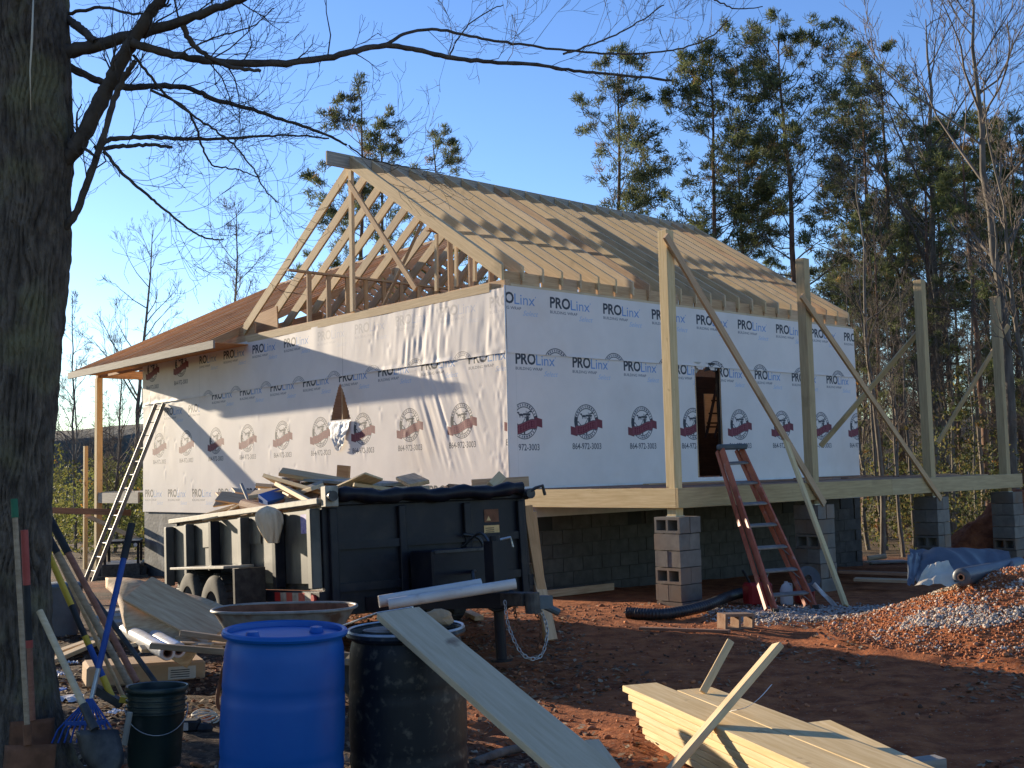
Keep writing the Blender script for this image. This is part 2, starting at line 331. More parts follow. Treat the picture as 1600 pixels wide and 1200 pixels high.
# ------------------------------------------------------------------ printed house wrap (image drawn here, pixel by pixel)
PPM = 240
def text_tris(s, size=1., shear=0., bold=0.):
    cu = bpy.data.curves.new('t', 'FONT'); cu.body = s; cu.size = size; cu.shear = shear; cu.offset = bold; cu.resolution_u = 3
    o = bpy.data.objects.new('t', cu); COL.objects.link(o); dg = bpy.context.evaluated_depsgraph_get()
    me = bpy.data.meshes.new_from_object(o.evaluated_get(dg)); me.calc_loop_triangles()
    v = np.array([x.co[:2] for x in me.vertices]); t = np.array([x.vertices[:] for x in me.loop_triangles])
    COL.objects.unlink(o); bpy.data.objects.remove(o); bpy.data.curves.remove(cu); bpy.data.meshes.remove(me)
    return v, t
def raster(mask, v, t):
    H_, W_ = mask.shape
    for a, b, c in v[t]:
        x0 = max(int(min(a[0], b[0], c[0])), 0); x1 = min(int(max(a[0], b[0], c[0]))+2, W_); y0 = max(int(min(a[1], b[1], c[1])), 0); y1 = min(int(max(a[1], b[1], c[1]))+2, H_)
        if x1 <= x0 or y1 <= y0: continue
        gx_, gy_ = np.meshgrid(np.arange(x0, x1)+.5, np.arange(y0, y1)+.5)
        d1 = (b[0]-a[0])*(gy_-a[1])-(b[1]-a[1])*(gx_-a[0]); d2 = (c[0]-b[0])*(gy_-b[1])-(c[1]-b[1])*(gx_-b[0]); d3 = (a[0]-c[0])*(gy_-c[1])-(a[1]-c[1])*(gx_-c[0])
        ins = ((d1 >= 0) & (d2 >= 0) & (d3 >= 0)) | ((d1 <= 0) & (d2 <= 0) & (d3 <= 0))
        mask[y0:y1, x0:x1][ins] = 1
def stamp_canvas(w, h): return np.zeros((int(h*PPM)*2, int(w*PPM)*2, 4), np.float32)   # 2x supersampled: rgb + alpha
def put_text(cv, s, x, y, height, width, col, bold=0., shear=0., alpha=1.):
    v, t = text_tris(s, 1., shear, bold); v = v-v.min(0); sc = v.max(0); cap = .70
    v = v*np.array([width/sc[0], height/cap])*PPM*2; v[:, 0] += x*PPM*2
    base = 0
    v[:, 1] += y*PPM*2; mk = np.zeros(cv.shape[:2], np.float32); raster(mk, v, t)
    cv[mk > 0, :3] = col; cv[mk > 0, 3] = alpha
def down(cv):
    a = cv[..., 3:]; p = np.concatenate([cv[..., :3]*a, a], -1); p = p.reshape(p.shape[0]//2, 2, p.shape[1]//2, 2, 4).mean((1, 3)); return p   # premultiplied
INK, BLU, LBL, RED = (.055, .06, .075), (.16, .30, .58), (.42, .52, .72), (.24, .065, .085)
def make_logo():
    cv = stamp_canvas(1., .4)
    put_text(cv, 'PRO', .01, .185, .155, .42, INK, bold=.028)
    put_text(cv, 'Linx', .44, .185, .155, .40, BLU)
    put_text(cv, 'BUILDING WRAP', .01, .105, .042, .56, (.12, .12, .14), bold=.006)
    put_text(cv, 'Select', .60, .03, .075, .3, LBL, shear=.4)
    put_text(cv, '.', .845, .30, .12, .015, BLU)
    return down(cv)
def make_emblem():
    cv = stamp_canvas(.74, .60); H_, W_ = cv.shape[:2]; yy, xx = np.mgrid[0:H_, 0:W_]/(PPM*2.); cx, cy = .37, .32
    r = np.hypot((xx-cx), (yy-cy)); th = np.arctan2(yy-cy, xx-cx)
    def paint(mk, col, a=1.): cv[mk, :3] = col; cv[mk, 3] = a
    paint((r < .262) & (r > .250), INK); paint((r < .205) & (r > .192), INK)
    paint((np.abs(r-.228) < .015) & (np.sin(th*31)+.6*np.sin(th*57+1) > -.15) & (np.abs(th) > .35) & (np.abs(np.abs(th)-math.pi) > .35), (.13, .13, .16))
    paint((r < .262) & (r > .205) & ((np.abs(th) < .33) | (np.abs(np.abs(th)-math.pi) < .33)), INK)
    # a horse pulling a small wagon over a hill
    def ell(x, y, a, b, col=INK): paint(((xx-x)/a)**2+((yy-y)/b)**2 < 1, col)
    ell(cx-.055, cy+.085, .045, .017); ell(cx-.115, cy+.115, .022, .011)
    paint((xx > cx-.108) & (xx < cx-.092) & (yy > cy+.085) & (yy < cy+.118), INK)
    for lx in (-.09, -.075, -.035, -.02): paint((np.abs(xx-cx-lx) < .004) & (yy > cy+.045) & (yy < cy+.08), INK)
    paint((xx > cx-.02) & (xx < cx+.12) & (yy > cy+.082) & (yy < cy+.108), INK); paint((np.abs(xx-cx-.04) < .004) & (yy > cy+.1) & (yy < cy+.145), INK)
    paint((xx > cx+.05) & (xx < cx+.125) & (yy > cy+.12) & (yy < cy+.128), INK)
    for wx in (.02, .09):
        q = np.hypot(xx-cx-wx, yy-cy-.065); paint((q < .024) & (q > .017), INK)
    hill = cy+.045-.10*np.sin(np.clip((xx-cx+.17)/.34, 0, 1)*math.pi*1.6+.4)
    paint((r < .192) & (yy < hill) & (yy > hill-.018), INK); paint((r < .19) & (yy < hill-.03) & (xx > cx+.03) & (xx < cx+.09) & (yy > cy-.03), INK)
    paint((np.abs(xx-cx) < .012) & (yy < cy-.09) & (yy > cy-.19), INK); paint(((xx-cx)/.02)**2+((yy-cy+.12)/.03)**2 < 1, INK)
    # banner
    by = cy-.085+.028*np.sin((xx-cx)*11-.1)+(xx-cx)*.09; hh = .068
    mb = (np.abs(xx-cx) < .235) & (np.abs(yy-by) < hh); paint(mb, RED); paint((np.abs(xx-cx) < .235) & (np.abs(np.abs(yy-by)-hh) < .004), INK)
    tl = (xx > cx-.34) & (xx < cx-.20) & (np.abs(yy-(by-.03)) < .062) & (xx > cx-.34+.05*(1-np.abs(yy-by+.03)/.062)*0); paint(tl & ~mb, (.19, .05, .065))
    tr = (xx > cx+.20) & (xx < cx+.345) & (np.abs(yy-(by+.035)) < .062); paint(tr & ~mb, (.19, .05, .065))
    # banner lettering is not legible in the photograph: dark strokes only
    q = (np.abs(xx-cx) < .19) & (np.abs(yy-by) < .042) & ((np.abs(((xx-cx+.19)/.052) % 1-.25) < .12) | ((np.abs(yy-by) > .028) & (((xx-cx+.19)/.052) % 1 < .72)) | ((np.abs(yy-by+.004) < .007) & ((((xx-cx+.19)/.052) % 2) < .7)))
    paint(q, (.13, .02, .04))
    return down(cv)
def make_phone(s='864-972-3003'):
    cv = stamp_canvas(.66, .14); put_text(cv, s, .01, .02, .09, .62 if len(s) > 9 else .40, (.09, .09, .11), bold=.012); return down(cv)
LOGO, EMB, PHONE, PHONE2 = make_logo(), make_emblem(), make_phone(), make_phone('972-3003')
def blit(img, st, x, y, clipx=None, clipy=None, alpha=1., sx=1.):
    """stamp st with its lower-left corner at x, y metres"""
    if sx != 1.:
        idx = np.clip((np.arange(int(st.shape[1]*sx))/sx).astype(int), 0, st.shape[1]-1); st = st[:, idx]
    px, py = int(round(x*PPM)), int(round(y*PPM)); h, w = st.shape[:2]; H_, W_ = img.shape[:2]
    x0, x1, y0, y1 = max(px, 0), min(px+w, W_), max(py, 0), min(py+h, H_)
    if clipx: x0 = max(x0, int(clipx[0]*PPM)); x1 = min(x1, int(clipx[1]*PPM))
    if clipy: y0 = max(y0, int(clipy[0]*PPM)); y1 = min(y1, int(clipy[1]*PPM))
    if x1 <= x0 or y1 <= y0: return
    s = st[y0-py:y1-py, x0-px:x1-px]*alpha; img[y0:y1, x0:x1] = img[y0:y1, x0:x1]*(1-s[..., 3:])+s[..., :3]
def srgb(a): return np.where(a <= .0031308, a*12.92, 1.055*np.clip(a, 1e-6, 1)**(1/2.4)-.055)
def wrap_mat(name, img, tint=(1, 1, 1)):
    H_, W_ = img.shape[:2]; im = bpy.data.images.new(name, W_, H_, alpha=False)
    buf = np.ones((H_, W_, 4), np.float32); buf[..., :3] = srgb(img); im.pixels.foreach_set(buf.ravel()); im.update(); im.pack()
    m = mat(name, (.9, .9, .9), (1, 1, 1), ns=1.4, rough=.6, spec=.2, c3=(.78, .72, .66), c3s=.8, c3lo=.55, c3hi=.85)
    N = m.node_tree.nodes; L = m.node_tree.links; b = N['Principled BSDF']; src = b.inputs['Base Color'].links[0].from_socket
    ti = N.new('ShaderNodeTexImage'); ti.image = im; ti.extension = 'EXTEND'; uvn = N.new('ShaderNodeUVMap'); uvn.uv_map = 'UVMap'; L.new(uvn.outputs[0], ti.inputs[0])
    mx = N.new('ShaderNodeMixRGB'); mx.blend_type = 'MULTIPLY'; mx.inputs[0].default_value = 1; L.new(src, mx.inputs[1]); L.new(ti.outputs[0], mx.inputs[2]); L.new(mx.outputs[0], b.inputs['Base Color'])
    return m
PAPER = np.array((.78, .715, .665), np.float32)
ZB, ZS, ZT = CAMZ-.63, CAMZ+1.70, CAMZ+2.66        # wrap bottom, seam, top (world z)
WALL_L, WALL_W = 9.15, 12.0
# right wall: x = u ; y = z - ZB
def row_right(lower):
    img = np.tile(PAPER, (int(3.40*PPM), int(WALL_L*PPM), 1))
    z = lambda rel: rel+CAMZ-ZB
    if lower:
        img[:] *= .985
        for i in range(-1, 9):
            blit(img, LOGO, .15+1.137*i, z(1.36), sx=.93)
        for i in range(8):
            c = .30+1.262*i; clip = (.17, 9.15)
            blit(img, EMB, c-.37, z(.74)-.32, clipx=clip)
            if i: blit(img, PHONE, c-.32, z(.31))
            else: blit(img, PHONE2, .17, z(.30))
        img[:, int(.165*PPM):int(.17*PPM)] *= .8
    else:
        for i in range(-1, 9): blit(img, LOGO, -.28+1.133*i, z(2.22))
        for i in range(8): blit(img, EMB, .95+1.262*i-.37, z(1.70)-.47, clipy=(z(1.705), 3.4))
    return img
def row_gable(lower):      # x = 12 - w so that the print reads left to right
    img = np.tile(PAPER, (int(3.40*PPM), int(WALL_W*PPM), 1)); z = lambda rel: rel+CAMZ-ZB
    if lower:
        for i in range(11): blit(img, LOGO, 12-8.79+1.137*(i)-.0, z(1.42), clipx=(2.7, 12))
        for i in range(3): blit(img, LOGO, 12-10.95+1.13*i, z(1.22), clipx=(0, 2.7), alpha=.9)
        for i in range(10):
            c = 12-11.18+1.272*i; blit(img, EMB, c-.37, z(.79)-.32); blit(img, PHONE, c-.32, z(.37))
        for i in range(11): blit(img, LOGO, 12-11.65-.25+1.12*i, z(-.50))
        img[:, int(2.695*PPM):int(2.705*PPM)] *= .82
    else:
        for i in range(9): blit(img, LOGO, 12-8.28-1.137+1.137*i, z(2.18), clipx=(2.7, 12), alpha=1. if i < 4 else .28)
        for c in (12-11.5, 12-10.14): blit(img, EMB, c-.37, z(2.44)-.32); blit(img, PHONE, c-.32, z(2.0))
        for i in range(9): blit(img, EMB, 12-9.0+1.14*i-.30, z(1.70)-.47, clipy=(z(1.71), 3.4), clipx=(2.7, 12), alpha=.7)
        img[:, int(2.695*PPM):int(2.705*PPM)] *= .82; img[:, int(7.9*PPM):int(7.9*PPM)+2] *= .4
    return img
rs_ = np.random.RandomState(5)
PINS = np.stack([rs_.uniform(.2, 11.8, 90), rs_.uniform(-.5, 2.5, 90)], 1)
def wrinkle_gable(w, z):    # metres out of the wall; z relative to the camera height
    z = z-CAMZ
    h = (fbm(w*1.1, z*.8, 3)-.45)*.010
    m1 = np.exp(-((w-1.5-.45*(z-.9))/.75)**2)*sstep(-.1, .5, z)*(1-sstep(1.5, 1.7, z))
    h = h+m1*(.006*(vn((w*1.0-.42*z)*15, z*1.2)-.5)*2)
    m2 = np.exp(-((w-1.5)/1.5)**2)*sstep(1.62, 1.8, z)*(1-sstep(2.45, 2.7, z))
    h = h+m2*(.0052*(vn(w*15+2*z, z*3.0)-.5)*2*(.4+.9*sstep(.35, .6, vn(w*2.2, z*2+4))))
    h = h+.0035*(vn(w*3.3+.25*z, z*.5)-.5)*2*sstep(1.7, 1.9, z)
    m3 = np.exp(-((w-.12)/.12)**2); h = h+m3*.004*(vn(w*20, z*9)-.5)*2
    m4 = np.exp(-((z-1.70)/.10)**2); h = h+m4*.006*(vn(w*7, z*14)-.5)*2
    for a, b in PINS: h = h-.004*np.exp(-(((w-a)/.03)**2+((z-b)/.03)**2))+.0022*np.exp(-(((w-a)/.03)**2+((z-b+.1)/.10)**2))
    return h
def wrinkle_right(u, z):
    z = z-CAMZ
    h = (fbm(u*1.3+7, z*1.1, 3)-.45)*.022+.008*(vn((u-.7*z)*4, z*.8+3)-.5)*sstep(.4, 1.4, u)
    h = h+.008*(vn(u*5, z*9)-.5)*np.exp(-((z+.08)/.15)**2)
    return h
house = thing('house_under_construction', 'unfinished house wrapped in white printed building wrap with bare gable rafters on a block foundation', 'house', (C0.x, C0.y, 0), A)
def HM(): return house
def wrap_sheet(name, wall, z0, z1, off, img, edge, hole=None):
    ln = WALL_W if wall == 'g' else WALL_L; d = .024
    a = np.linspace(0, ln, int(ln/d)); z = np.linspace(z0, z1, int((z1-z0)/d)); Aa, Zz = np.meshgrid(a, z)
    h = off+np.clip((wrinkle_gable if wall == 'g' else wrinkle_right)(Aa, Zz), -.012, .02)
    if edge: h[0] += edge*(vn(Aa[0]*3, Aa[0]*0+2)); h[1] += edge*.5*(vn(Aa[0]*3, Aa[0]*0+2))
    if wall == 'g': V = np.stack([-h, Aa, Zz], -1); uvx = (WALL_W-Aa)/WALL_W
    else: V = np.stack([Aa, -h, Zz], -1); uvx = Aa/WALL_L
    uv = np.stack([uvx, (Zz-ZB)/3.40], -1).reshape(-1, 2); Fc = gridfaces(len(a), len(z))
    if hole:
        cA = Aa.ravel()[Fc].mean(1); cz = Zz.ravel()[Fc].mean(1); Fc = Fc[~hole(cA, cz)]
    return npmesh(name, V.reshape(-1, 3), Fc, wrap_mat(name+'_print', img), house, smooth=True, uv=uv)
w0, z0_, z1_ = 4.20, CAMZ+.97, CAMZ+1.58
WH_ = lambda w, z: (z > z0_) & (z < z1_) & (np.abs(w-w0) < .30*(1-np.clip((z-z0_)/(z1_-z0_), 0, 1))**.8+.0)
DU0, DU1, DZ0, DZ1 = 4.16, 4.82, CAMZ-.15, CAMZ+1.74
DH = lambda u, z: (u > DU0+.05*(vn(z*3, z*0)-.5)) & (u < DU1+.04) & (z > DZ0) & (z < DZ1-.10*np.abs(np.sin((u-DU0)*9)))
wrap_sheet('lower_house_wrap', 'g', ZB, ZS+.05, .014, row_gable(True), 0, WH_)
wrap_sheet('upper_house_wrap', 'g', ZS, ZT-.03, .024, row_gable(False), .012)
wrap_sheet('lower_house_wrap', 'r', ZB-.02+.46, ZS+.05, .014, row_right(True), 0, DH)
wrap_sheet('upper_house_wrap', 'r', ZS, ZT, .024, row_right(False), .012, lambda u, z: (u > DU0+.02) & (u < DU1+.05) & (z < DZ1-.04))
# band wrap below the deck on the right wall
b = MB().box((0, -.012, ZB), (9.15, -.004, ZB+.44)); b.build('band_wrap', M['white'], house)
# corner fold of wrap
MB().tube([(-.012, -.012, ZB), (-.016, -.015, ZB+1), (-.012, -.018, ZB+2), (-.022, -.018, ZB+2.6), (-.022, -.022, ZT)], .012, 6).build('wrap_corner_fold', M['white'], house, smooth=True)
# torn flap under the little window
def cloth_patch(name, pts, mt, parent=None, thick=.0):
    V = np.array([p for row in pts for p in row]); return npmesh(name, V, gridfaces(len(pts[0]), len(pts)), mt, parent, smooth=True)
rows = []
for i in range(16):
    t = i/15; hw = .30*(1-t)**.7+.035; rows.append([(-.03-.04*math.sin(t*2.6)-.6*.05*mnoise.noise((j*.9, i*.5, 3)), w0+hw*(j/6-1)*1.0+.02*math.sin(i), z0_-.02-t*.50) for j in range(13)])
cloth_patch('torn_wrap_flap', rows, M['white'], house)
for (x0, x1, dn) in ((DU0-.03, DU0+.34, .20), (DU0+.36, DU1+.08, .12)):   # ragged corners of the slit folded in
    rows = [[(x0+(x1-x0)*j/8, -.035-.02*math.sin(j*.8)+.10*t, DZ1+.03-t*dn*(1-abs(j/4-1)*(.7 if dn > .15 else -.3))*.9) for j in range(9)] for t in (0, .3, .6, 1)]
    cloth_patch('torn_wrap_flap', rows, M['tarp' if dn < .15 else 'white'], house)
# sheathing and shell behind the wrap
sh = MB()
for a, b_, c, d in ((0, w0-.30, ZB, ZT), (w0+.30, WALL_W, ZB, ZT), (w0-.30, w0+.30, ZB, z0_), (w0-.30, w0+.30, z1_, ZT)): sh.box((.0, a, c), (.012, b_, d))
for a, b_, c, d in ((.012, DU0+.05, ZB, ZT), (DU1+.04, 9.15, ZB, ZT), (DU0+.05, DU1+.04, ZB, CAMZ-.15), (DU0+.05, DU1+.04, DZ1, ZT)): sh.box((a, .0, c), (b_, .012, d))
sh.box((9.138, .012, ZB), (9.15, 12, ZT)); sh.box((.012, 11.99, ZB), (9.138, 12.0, ZT)); sh.box((.012, .012, CAMZ-.19), (9.138, 11.99, CAMZ-.16))
sh.build('wall_sheathing', M['pine2'], house)
for k in range(8): board('wall_stud', (.06, w0-.62+k*.2032*1, ZB+.5), (.06, w0-.62+k*.2032, ZT-.1), .038, .09, 'pine2', house, up=(1, 0, 0)) if k in (1, 3, 5) else None
# inside wall seen through the doorway, with a small ladder
board('partition_wall', (2.2, 3.2, CAMZ+.9), (9.0, 3.2, CAMZ+.9), .02, 2.1, 'shadewood', house)
for k in range(5): board('wall_stud', (DU0+.05+.0*k, .10+.4*k, CAMZ-.16), (DU0+.05, .10+.4*k, ZT), .09, .038, 'shadewood', house, up=(1, 0, 0))
for s_ in (0, .16): board('wall_stud', (DU1+.10+s_, .07, CAMZ-.16), (DU1+.06+s_, .07, ZT), .038, .09, 'shadewood', house)
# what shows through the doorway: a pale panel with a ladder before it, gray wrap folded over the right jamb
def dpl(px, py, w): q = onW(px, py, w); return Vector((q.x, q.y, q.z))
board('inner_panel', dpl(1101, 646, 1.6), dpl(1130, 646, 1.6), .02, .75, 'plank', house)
for a_, b_ in (((1121, 598), (1103, 684)), ((1130, 632), (1117, 684))): board('inner_ladder_rail', dpl(*b_, 1.1), dpl(*a_, 1.1), .02, .06, 'shadewood', house, up=(0, 1, 0))
for y_ in (626, 646, 661, 667): board('inner_ladder_rung', dpl(1112-(y_-626)*.2, y_, 1.1), dpl(1127-(y_-626)*.05, y_, 1.1), .03, .03, 'shadewood', house)
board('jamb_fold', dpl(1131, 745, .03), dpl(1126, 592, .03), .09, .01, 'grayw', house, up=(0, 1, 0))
board('doorway_dark_sheet', (4.5, .9, CAMZ-.14), (4.5, .9, CAMZ+1.0), .9, .03, 'shadewood', house, up=(0, 1, 0))  # dark sheet inside the opening; stands for the unlit room
# top plates
PL = CAMZ+2.66
board('top_plate', (.05, .0, PL+.045), (.05, WALL_W, PL+.045), .10, .09, 'pine2', house)
board('top_plate', (.11, .05, PL+.02), (9.15, .05, PL+.02), .10, .04, 'pine', house)
board('top_plate', (.11, 7.57, PL+.02), (9.15, 7.57, PL+.02), .10, .04, 'pine', house)
board('gable_ledger', (-.012, .30, PL+.005), (-.012, 7.4, PL+.005), .03, .13, 'pine', house)
# main roof
WM, SL, ZR = 7.57, .644, CAMZ+5.39
def top_r(w): return ZR-SL*abs(w-WM/2)
DV = .184*math.sqrt(1+SL*SL)/1.0
nr = 24; sp = (9.15-.04)/(nr-1)
def rafter(u, side, name='rafter', mt='pine', x0=.02, ext=0.):
    w_a = WM/2+side*x0; w_b = WM/2+side*(WM/2+ext)
    up = Vector((0, side*SL, 1)).normalized(); a = Vector((u, w_a, top_r(w_a)))-up*.092; b = Vector((u, w_b, ZR-SL*(WM/2+ext)))-up*.092
    return board(name, a, b, .038, .184, mt, house, up=up, plumb=SL)
for i in range(nr):
    u = .02+i*sp; rafter(u, -1, mt='pine' if random.random() > .05 else 'pine2'); rafter(u, 1)
board('ridge_beam', (-.50, WM/2, ZR-.10), (9.2, WM/2, ZR-.10), .045, .235, 'grayw', house)
board('barge_rafter', (-.03, WM/2-.02, ZR-.02-.092), (-.03, -.0, top_r(0)-.02-.092), .038, .19, 'pine', house, up=(0, -SL, 1), plumb=SL)
for i in range(nr-1):   # rim blocks between rafter tails
    u = .02+i*sp; board('rafter_block', (u+.02, .12, PL+.14), (u+sp-.02, .12, PL+.14), .035, .20, 'pine2', house)
# gable framing
def gpl(px, py, u=0): q = onU(px, py, u); return (u, q.y, q.z)
board('gable_post', (.035-.05, WM/2, PL+.09), (-.015, WM/2, ZR-.24), .09, .06, 'pine', house, up=(1, 0, 0))
board('gable_brace', gpl(545, 285, -.06), gpl(650, 452, -.06), .09, .038, 'pine2', house, up=(1, 0, 0))
for px, a, b_ in ((682, 366, 455), (713, 385, 448), (742, 405, 440)):
    board('gable_stud', gpl(px, b_, .06), gpl(px, a, .06), .06, .038, 'pine', house, up=(1, 0, 0))
zp = CAMZ+3.84-.06
board('purlin', (.0, 5.87, zp), (9.1, 5.87, zp), .09, .04, 'pine2', house)
for k in range(1, 22): board('purlin_stud', (.02+k*.42, 5.87, PL+.0), (.02+k*.42, 5.87, zp-.02), .04, .09, 'pine2', house, up=(1, 0, 0))
board('purlin', (.0, 1.75, zp), (9.1, 1.75, zp), .09, .04, 'pine2', house)
for k in range(1, 22): board('purlin_stud', (.02+k*.42, 1.75, PL+.0), (.02+k*.42, 1.75, zp-.02), .04, .09, 'pine2', house, up=(1, 0, 0))
for k in range(1, 22): board('ceiling_joist', (.06+k*.42, .1, PL-.08), (.06+k*.42, WALL_W-.1, PL-.08), .038, .14, 'pine2', house)
for k in range(5): board('temporary_brace', (1.4+k*1.5, 5.2, PL+.1), (1.9+k*1.5, WM/2+.3, ZR-.5), .09, .02, 'ply', house)
# rear wing roof: rafters run from the low front eave up to a ridge
EU, EZ, RU, WS = -.72, CAMZ+2.60, 4.57, .478
def wing_z(u): return EZ+(u-EU)*WS if u < RU else EZ+(RU-EU)*WS-(u-RU)*WS
nw = 19; wsp = (14.4-7.75)/(nw-1)
def wing_rafter(w, u0=EU, back=True):
    up = Vector((-WS, 0, 1)).normalized()
    board('wing_rafter', Vector((u0, w, wing_z(u0)))-up*.07, Vector((RU-.03, w, wing_z(RU-.03)))-up*.07, .038, .14, 'ply_or' if random.random() < .5 else 'pine2', house, up=up)  # orange tints put warm bounced light on the shaded rafters into the colour
    if back:
        up = Vector((WS, 0, 1)).normalized(); board('wing_rafter', Vector((RU+.03, w, wing_z(RU+.03)))-up*.07, Vector((9.7, w, wing_z(9.7)))-up*.07, .038, .14, 'pine2', house, up=up)
for i in range(nw): wing_rafter(7.75+i*wsp)
for i in range(1, 9):
    w = 7.75-i*wsp; zt = top_r(w); u0 = EU+(zt-EZ)/WS+.05
    if u0 < RU-.2: wing_rafter(w, u0, False)
board('wing_ridge', (RU, 4.2, wing_z(RU)-.07), (RU, 14.43, wing_z(RU)-.07), .04, .18, 'pine2', house)
fw0 = onU(333, 540, EU-.04).y
board('eave_fascia', (EU-.02, fw0, EZ-.075), (EU-.02, 11.3, EZ-.075), .04, .15, 'grayw', house)
board('eave_fascia', (EU-.018, 11.3, EZ-.078), (EU-.018, 14.45, EZ-.08), .04, .15, 'grayw', house)
MB().box((EU+.02, fw0+.02, EZ-.045), (-.03, 14.43, EZ-.03)).build('soffit_board', M['ply_or'], house)
board('valley_gusset', (.05, 7.15, PL+.18), (.05, 8.6, PL+.12), .03, .24, 'ply_or', house); board('valley_gusset', (.33, 6.8, PL+.38), (.33, 7.9, PL+.28), .03, .46, 'ply_or', house); board('valley_gusset', (1.2, 6.6, PL+.30), (1.2, 8.6, PL+.25), .03, .5, 'ply_or', house)
# foundation
FZ0 = -.75
fd = MB(); fd.box((.03, .03, FZ0), (9.12, .17, ZB)); fd.box((.03, .17, FZ0), (.17, 12, ZB)); fd.box((8.98, .17, FZ0), (9.12, 12, ZB)); fd.box((.17, 11.86, FZ0), (8.98, 12, ZB))
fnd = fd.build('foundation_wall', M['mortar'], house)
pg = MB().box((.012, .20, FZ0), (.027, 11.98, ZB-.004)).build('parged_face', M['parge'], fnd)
vents = []
for px0, px1, py in ((836, 863, 815), (977, 1002, 807), (1225, 1244, 791), (1314, 1332, 783)):
    a = onW(px0, py); b_ = onW(px1, py); vents.append((a.x, b_.x))
blk = None
def block_mesh(L_, H_=.19, D_=.03):
    me = bpy.data.meshes.new('block'); bm = bmesh.new(); bmesh.ops.create_cube(bm, size=1)
    for v in bm.verts: v.co = Vector((v.co.x*L_, v.co.y*D_, v.co.z*H_))
    bmesh.ops.bevel(bm, geom=list(bm.edges), offset=.003, segments=1, affect='EDGES'); bm.to_mesh(me); bm.free(); me.materials.append(M['cmu_shade']); return me
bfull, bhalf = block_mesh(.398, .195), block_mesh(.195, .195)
nc = 8
for r in range(nc):
    z = ZB-.102-r*.2032
    x = -.2 if r % 2 else .0
    while x < 9.1:
        a, b_ = x, x+.4064; me = bfull; cx_ = x+.2032
        if a < .02: a = .02; me = bhalf if r % 2 else bfull; cx_ = .115 if r % 2 else .22
        if b_ > 9.14: me = bhalf; cx_ = 9.03
        if not (r == 0 and any(cx_ > v0-.12 and cx_ < v1+.12 for v0, v1 in vents)):
            o = bpy.data.objects.new('block', me); link(o, fnd, Matrix.Translation((cx_, .022+random.uniform(-.002, .002), z)))
        x += .4064
for v0, v1 in vents:
    f = MB(); c = (v0+v1)/2
    f.box((c-.2, .012, ZB-.20), (c+.2, .028, ZB-.004)); v = f.build('foundation_vent', M['ink'], fnd)  # flat black box; darkness inside the vent opening put into its colour
# left end of the gable wall: bare corner of the dark foundation is the parged face
# ------------------------------------------------------------------ front porch
porch = thing('porch_frame', 'unfinished porch frame of treated beams and tall posts along the right wall', 'porch', (C0.x, C0.y, 0), A)
PA = 2.9745; BT, BB, PT = CAMZ-.2253, CAMZ-.4626, CAMZ+2.93
PU = [.07, 3.03, 6.34, 9.02]
for i, u in enumerate(PU):
    z0 = BB-.13 if i == 0 else BB-.06
    o = board('post', (u, -PA+.075, z0), (u+.01, -PA+.075, PT-(0, .02, .0, .03)[i]), .14, .14, 'treated_new' if i == 0 else 'treated', porch, up=(1, 0, 0), bevel=.006)
board('beam', (-.025, -PA-.035, (BT+BB)/2), (-.025, -.02, (BT+BB)/2), .04, BT-BB, 'treated_new', porch)
board('beam', (-.045, -PA-.057, (BT+BB)/2), (4.9, -PA-.057, (BT+BB)/2), .04, BT-BB, 'treated', porch)
board('beam', (4.905, -PA-.057, (BT+BB)/2), (9.35, -PA-.057, (BT+BB)/2), .04, BT-BB, 'treated', porch)
for k in range(1, 23): board('joist', (.01+k*.4, -.03, CAMZ-.34), (.01+k*.4, -PA-.03, CAMZ-.34), .04, .18, 'treated', porch)
random.seed(11)
for k in range(14):
    v = .12+k*.205; u0 = random.uniform(.05, .5); u1 = random.uniform(7.5, 9.1); um = random.uniform(3, 6)
    zz = CAMZ-.235+random.uniform(0, .004)
    board('deck_board', (u0, -v, zz), (um, -v, zz), .19, .025, 'redwood', porch); board('deck_board', (um+.02, -v, zz), (u1, -v, zz+.002), .19, .025, 'redwood' if k % 3 else 'ply', porch)
for k, (u, v, L_, a) in enumerate([(.9, 2.3, 1.6, .1), (2.2, 2.0, 1.8, -.1), (3.3, 2.5, 1.2, .2), (5.0, 2.2, 1.5, .05), (6.2, 2.4, 1.7, -.06), (7.6, 2.1, 1.0, .3), (1.5, 1.2, 2.0, .02), (5.5, 1.0, 2.4, .03)]):
    board('loose_deck_board', (u, -v, CAMZ-.20), (u+L_*math.cos(a), -v+L_*math.sin(a), CAMZ-.195), .12, .02, random.choice(['redwood', 'ply', 'redwood']), porch)
def brace(name, p0, p1, va, vb, w, t, mt):
    a = onW(*p0, -va); b_ = onW(*p1, -vb); return board(name, a, b_, w, t, mt, porch, up=(0, 1, 0))
brace('brace', (1040, 368), (1288, 788), PA+.03, PA+.12, .10, .038, 'pine2')
brace('brace', (1252, 462), (1470, 780), PA+.03, PA+.11, .09, .038, 'pine2')
brace('brace', (1434, 520), (1282, 697), PA-.2, PA-1.4, .10, .03, 'treated')
brace('brace', (1576, 508), (1465, 692), PA-.2, PA-1.2, .10, .03, 'treated')
a = onW(1228, 690, -PA-.14); fp = gp(1322, 948)
board('brace', a, loc(fp+Vector((0, 0, 0))), .11, .038, 'treated_new', porch, up=(0, 1, 0))
